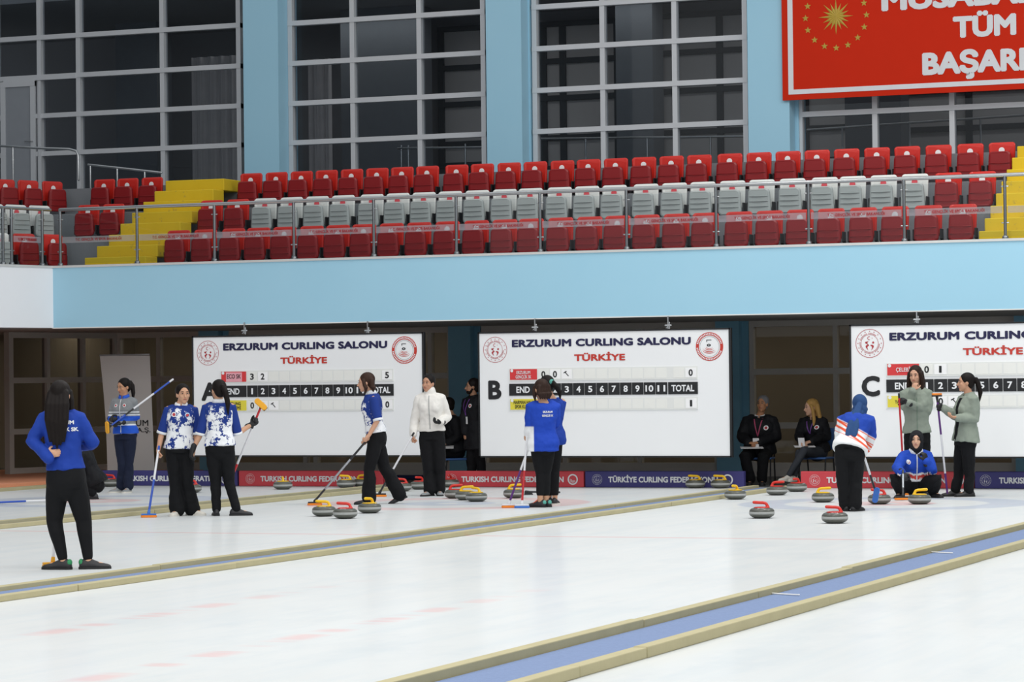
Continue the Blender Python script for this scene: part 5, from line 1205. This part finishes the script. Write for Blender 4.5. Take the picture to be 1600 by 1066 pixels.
p.build((1276,704.5,.1), (1270.5,655,.06), (1267,637,.02), 32, hface=72, hpitch=5, arms={'R':dict(el=(1248,681,-.04), ha=(1252,690,-.25), hd=(.6,-.4,-.3), pn=(0,.3,-1), curl=.8), 'L':dict(el=(1292,682,.02), ha=(1267,690,-.25), hd=(-.9,-.3,-.2), pn=(0,.3,-1), curl=.8)},
        legs={'R':dict(kn=(1249,708,-.34), ft=(1241,-.3,.06), toe=35), 'L':dict(kn=(1256,704,-.42), ft=(1232,-.40,.07), toe=55)}, skin='d7ab90', bust=.6)
p.body(); t = p.top('black_jacket', m_black2, .035, t0=-.05, r=(.08,.07,.052)); p.trousers(m_dkgrey, (.094,.062,.056,.042), 'leggings'); p.shoes(m_shoew, m_sole); p.hair('long', 'b08a4e', length=.34); p.face_parts('5a4330'); p.collar(m_black2, .08, .05)
p.lanyard(t, m_lan, .55, (.05,.06)); p.badge_print(t, -.11, -.02, .03)
paper(p, (1257,697.5), -.28, .15, .10, 'white paper on the lap of the seated person with crossed legs')
chair(1277, 757.5, .10, 25, 'blue plastic chair under the person with crossed legs')

# pair in blue at scoreboard B
def panel_mat():
    t = NT('royal blue with white side'); vec, x, y, z = t.coord(); s = t.ma('ADD', t.ma('MULTIPLY', x, RH.x), t.ma('MULTIPLY', y, RH.y))
    m = t.ma('MULTIPLY', t.ma('SUBTRACT', 1., t.step(s, -.085, .006)), t.ma('SUBTRACT', 1., t.step(z, 1.0, .01)))
    t.set(t.mix(m, lin('1f46b4'), lin('eceff1')), .75, 0, .25); t.bump(t.noise(vec, 9, 2), .5, .03); return t.m
p = Person((846,793), 'person seen from behind in a loose royal blue shirt, white lettering on the back', 'curlers')
p.build((848,694), (848.5,630), (845,609), 168, hface=150, hpitch=10, arms={'L':dict(el=(827.5,664,0), ha=(824,678,.06), hd=(-.2,.3,-.9), pn=(.4,.8,0), curl=1.), 'R':dict(el=(868,662,.12), ha=(852,676,.32), curl=.8)},
        legs={'L':dict(kn=(844.5,741,.02), ft=(843,0), toe=118), 'R':dict(kn=(853,741,.04), ft=(852,.06), toe=128)}, skin='c99b7d', hiph=.075)
p.body(); t = p.top('shirt', panel_mat(), .03, t0=-.22, flare=.02, r=(.074,.064,.05)); p.trousers(m_legg, (.09,.06,.056,.050), 'leggings', cut=.72); p.shoes(m_shoe, m_soleb, lace=m_coral, heelm=m_teal); p.hair('bob', '33231c'); p.face_parts()
back_text(p, t, [('ERZURUM',.125),('GENÇLİK SK',.145)], .76, dx=.03, cap=.026)
broom(p.J((828.5,692,.0)), p.foot(794.5,.0,.055), [(.08,m_polew),(.45,m_polew),(.95,m_polep),(1,m_polek)], m_pado, 'white and purple curling broom, one of two crossed beside the blue shirt', hm=m_plw)
broom(p.J((823.5,680,.03)), p.foot(814.5,-.12,.055), [(.08,m_polew),(.52,m_polew),(1,m_poler)], m_padb, 'white and red curling broom, one of two crossed beside the blue shirt', hm=m_plw)
p = Person((864,789), 'person in a blue short-sleeved shirt with white cuffs, half hidden behind the loose blue shirt', 'curlers')
p.build((860,688), (860,623), (853,602.5), 172, hface=145, arms={'R':dict(el=(870,668,-.02), ha=(866,694,.03), hd=(-.1,.1,-1), pn=(-1,0,0), th=(0,1,0), curl=.9, upto=.45), 'L':dict(el=(842,662,.1), ha=(846,685,.25), upto=.45)},
        legs={'L':dict(kn=(856,738,.02), ft=(857,.05), toe=150), 'R':dict(kn=(866.5,738,.02), ft=(866,.0), toe=190)}, skin='c99b7d', hiph=.07)
p.body(); t = p.top('shirt', m_royal, .025, t0=-.15, flare=.02, r=(.07,.07,.07), sleeves=False); sleeves(p, m_royal, m_whitec, .45); p.trousers(m_legg, (.09,.062,.058,.05), 'leggings', cut=.8); p.shoes(m_shoe, m_sole, lace=m_ink_w); p.hair('pony', BLK, length=.22, side=.10, back=.02); p.face_parts()
bm = bmesh.new(); q = p.head+p.hu*.045-p.hf*.12; tube(bm, [q+p.hf*.012, q-p.hf*.012], [.033,.033], 12); from_bm(bm, 'hair_tie', m_teal, p.rt, True)
broom(p.J((866.5,686,.05)), p.J((862,735,.85)), [(.15,m_polek),(1,m_polew)], m_padb, 'curling broom whose blue pad hangs behind the legs of the pair in blue', nrm=(0,-1,-.2), along=(1,0,-.35), hm=m_plw)
A, B = onZ(874,769.5,.03), onZ(822,768.5,.045)
broom(A, B, [(.3,m_polek),(1,m_polek)], m_polek, 'black curling broom lying on the ice behind the pair in blue', along=RH)

# bent player in the blue headscarf
def stripes():
    t = NT('blue white and orange shirt'); vec, x, y, z = t.coord(); s = t.ma('ADD', t.ma('MULTIPLY', x, RH.x), t.ma('MULTIPLY', y, RH.y)); v = t.ma('ADD', z, t.ma('MULTIPLY', s, .55)); v2 = t.ma('ADD', z, t.ma('MULTIPLY', s, .8))
    b = t.mix(t.step(v, 1.02, .01), lin('eef0f1'), lin('2145a8'))
    for a, c in ((.955,.985),(.885,.915)): b = t.mix(t.band(v2, a, c, .006), b, lin('ea5a35'))
    for a, c in ((.925,.938),(.86,.868),(1.0,1.012)): b = t.mix(t.band(v, a, c, .004), b, lin('ea5a35'))
    t.set(b, .8, 0, .25); t.bump(t.noise(vec, 9, 2), .5, .03); return t.m
p = Person((1329,799), 'person bent forward, seen from behind, in a blue headscarf and white-orange-blue shirt', 'curlers')
p.build((1328,702,0), (1338,652,.24), (1343.5,634,.36), 183, hface=188, hpitch=25, arms={'R':dict(el=(1361,682,.28), ha=(1352,704,.42), curl=1.), 'L':dict(el=(1313,682,.30), ha=(1336,704,.45), curl=1.)},
        legs={'L':dict(kn=(1318.5,755,.03), ft=(1321,.05), toe=180), 'R':dict(kn=(1336,755,.03), ft=(1335,-.02), toe=215)}, w=1.0)
p.body(); t = p.top('shirt', stripes(), .024, t0=-.06, flare=.012, r=(.074,.066,.05), sleeves=True); 
p.trousers(m_black, (.096,.084,.082,.082), cut=1.); p.shoes(m_shoe, m_soleb); scarf(p, m_hijab, True); p.face_parts()
broom(p.J((1344,694,.45)), p.J((1369.5,773,.75)), [(.2,m_polek),(.6,m_polew),(1,m_polek)], m_padb, 'curling broom with a blue pad held by the player in a blue headscarf', nrm=(.1,-1,-.12), along=(.22,0,1), hm=m_plast)

# in green, facing
p = Person((1431,773), 'person in a sage green shirt, fist at the mouth, standing behind the crouching skip', 'curlers')
p.build((1433,685), (1431,610), (1430,586.5), 5, hface=24, hpitch=10, arms={'R':dict(el=(1415.5,640,-.06), ha=(1427.5,610,-.17), hd=(.2,-.1,1), pn=(.5,.8,.1), th=(.7,0,.5), curl=1.1), 'L':dict(el=(1450,642,-.04), ha=(1417,629,-.24), hd=(-.85,0,.5), pn=(0,-.5,-.6), curl=1.1)},
        legs={'R':dict(kn=(1424,730), ft=(1424,0), toe=15), 'L':dict(kn=(1443,730), ft=(1443,.02), toe=-15)}, skin='d3a58a')
p.body(); t = p.top('overshirt', m_green, .028, t0=.1, flare=.01, r=(.074,.064,.05)); p.collar(m_green, .07, .045); p.zipper(t, cloth('shirt seam', '77897a', .85), 0, .85, .006)
p.trousers(m_black, (.094,.072,.07,.07), t1=.3); p.shoes(m_shoe, m_soleb); p.gloves('L'); p.hair('straight', BRN, length=.30); p.face_parts()
broom(p.J((1404.5,616,-.27)), p.foot(1412.5,-.15,.055), [(.04,m_polek),(.75,m_poler),(.85,m_polew),(1,m_poler)], m_pado, 'red curling broom upright beside the person with a fist at the mouth')

# crouching skip
def skipm():
    t = NT('blue jacket with red hem'); vec, x, y, z = t.coord(); n = t.ma('ADD', z, t.ma('MULTIPLY', t.ma('SUBTRACT', t.noise(vec, 14, 2), .5), .12))
    b = t.mix(t.step(n, .315, .006), lin('e8e9ea'), lin('2049b4')); b = t.mix(t.band(n, .25, .29, .006), b, lin('c8433c')); t.set(b, .75, 0, .25); t.bump(t.noise(vec, 9, 2), .5, .03); return t.m
p = Person((1432,778), 'person crouching in a blue jacket and black headscarf, holding a short-looking broom upright', 'curlers')
p.build((1430,756,.10), (1431,707,-.04), (1432,688,-.08), 0, hface=12, arms={'R':dict(el=(1402,731,-.16), ha=(1410,740,-.40), hd=(.2,-.5,-.5), pn=(.3,.2,-.8), curl=1.), 'L':dict(el=(1457,735,-.18), ha=(1446,720,-.26), hd=(-.15,-.1,1), pn=(-.5,.8,0), curl=.9)},
        legs={'R':dict(kn=(1397,748,-.26), ft=(1407,-.02), toe=28), 'L':dict(kn=(1465,749,-.26), ft=(1457,.0), toe=-28)}, skin='d9ad92')
p.body(); t = p.top('jacket', skipm(), .025, t0=.12, r=(.074,.066,.052)); p.zipper(t, None, .05, .95); p.collar(m_whitec, .078, .05); p.badge_print(t, .11, -.05, .028)
p.trousers(m_black, (.10,.08,.074,.07)); p.shoes(m_shoe, m_soleb); p.gloves('RL'); scarf(p, m_hijabk); p.face_parts()
broom(p.J((1411,735,-.44)), p.foot(1410,-.72,.06), [(.15,m_polek),(.7,m_poles),(1,m_polek)], m_pado, 'grey curling broom with an orange pad held by the crouching skip', pl=.22)

# in green with a ponytail
p = Person((1503,776), 'person in an open sage green shirt, in profile, holding an inverted broom', 'curlers')
p.build((1508,690), (1513.5,619), (1508.5,598), 72, hface=88, arms={'L':dict(el=(1523,654,-.14), ha=(1496,653,-.2), hd=(-1,-.1,.15), pn=(.1,.3,1), curl=.5), 'R':dict(el=(1493,650,.08), ha=(1474,638,.02), hd=(-.8,-.1,.4), pn=(0,-.9,.2), curl=1.1)},
        legs={'L':dict(kn=(1514,737,-.08), ft=(1513,-.08), toe=78), 'R':dict(kn=(1498,737,.08), ft=(1492,.06), toe=82)}, skin='cb9c7f')
p.body(); t = p.top('overshirt', m_green, .03, t0=-.02, flare=.02, r=(.076,.066,.052)); p.collar(m_green, .072, .05)
p.zipper(t, m_black, .02, .96, .035)
p.trousers(m_black, (.094,.07,.068,.066), t1=.3); p.shoes(m_shoe, m_soleb); p.gloves('R'); p.hair('pony', BLK, length=.30, back=.03); p.face_parts()
broom(p.foot(1479.5,.02,.02), p.J((1464,621,-.02)), [(.22,m_polep),(.62,m_polew),(.95,m_polep),(1,m_polek)], m_pado, 'purple and white curling broom upside down, its orange pad at shoulder height', nrm=(0,0,1), along=(.35,1,0), pl=.18)
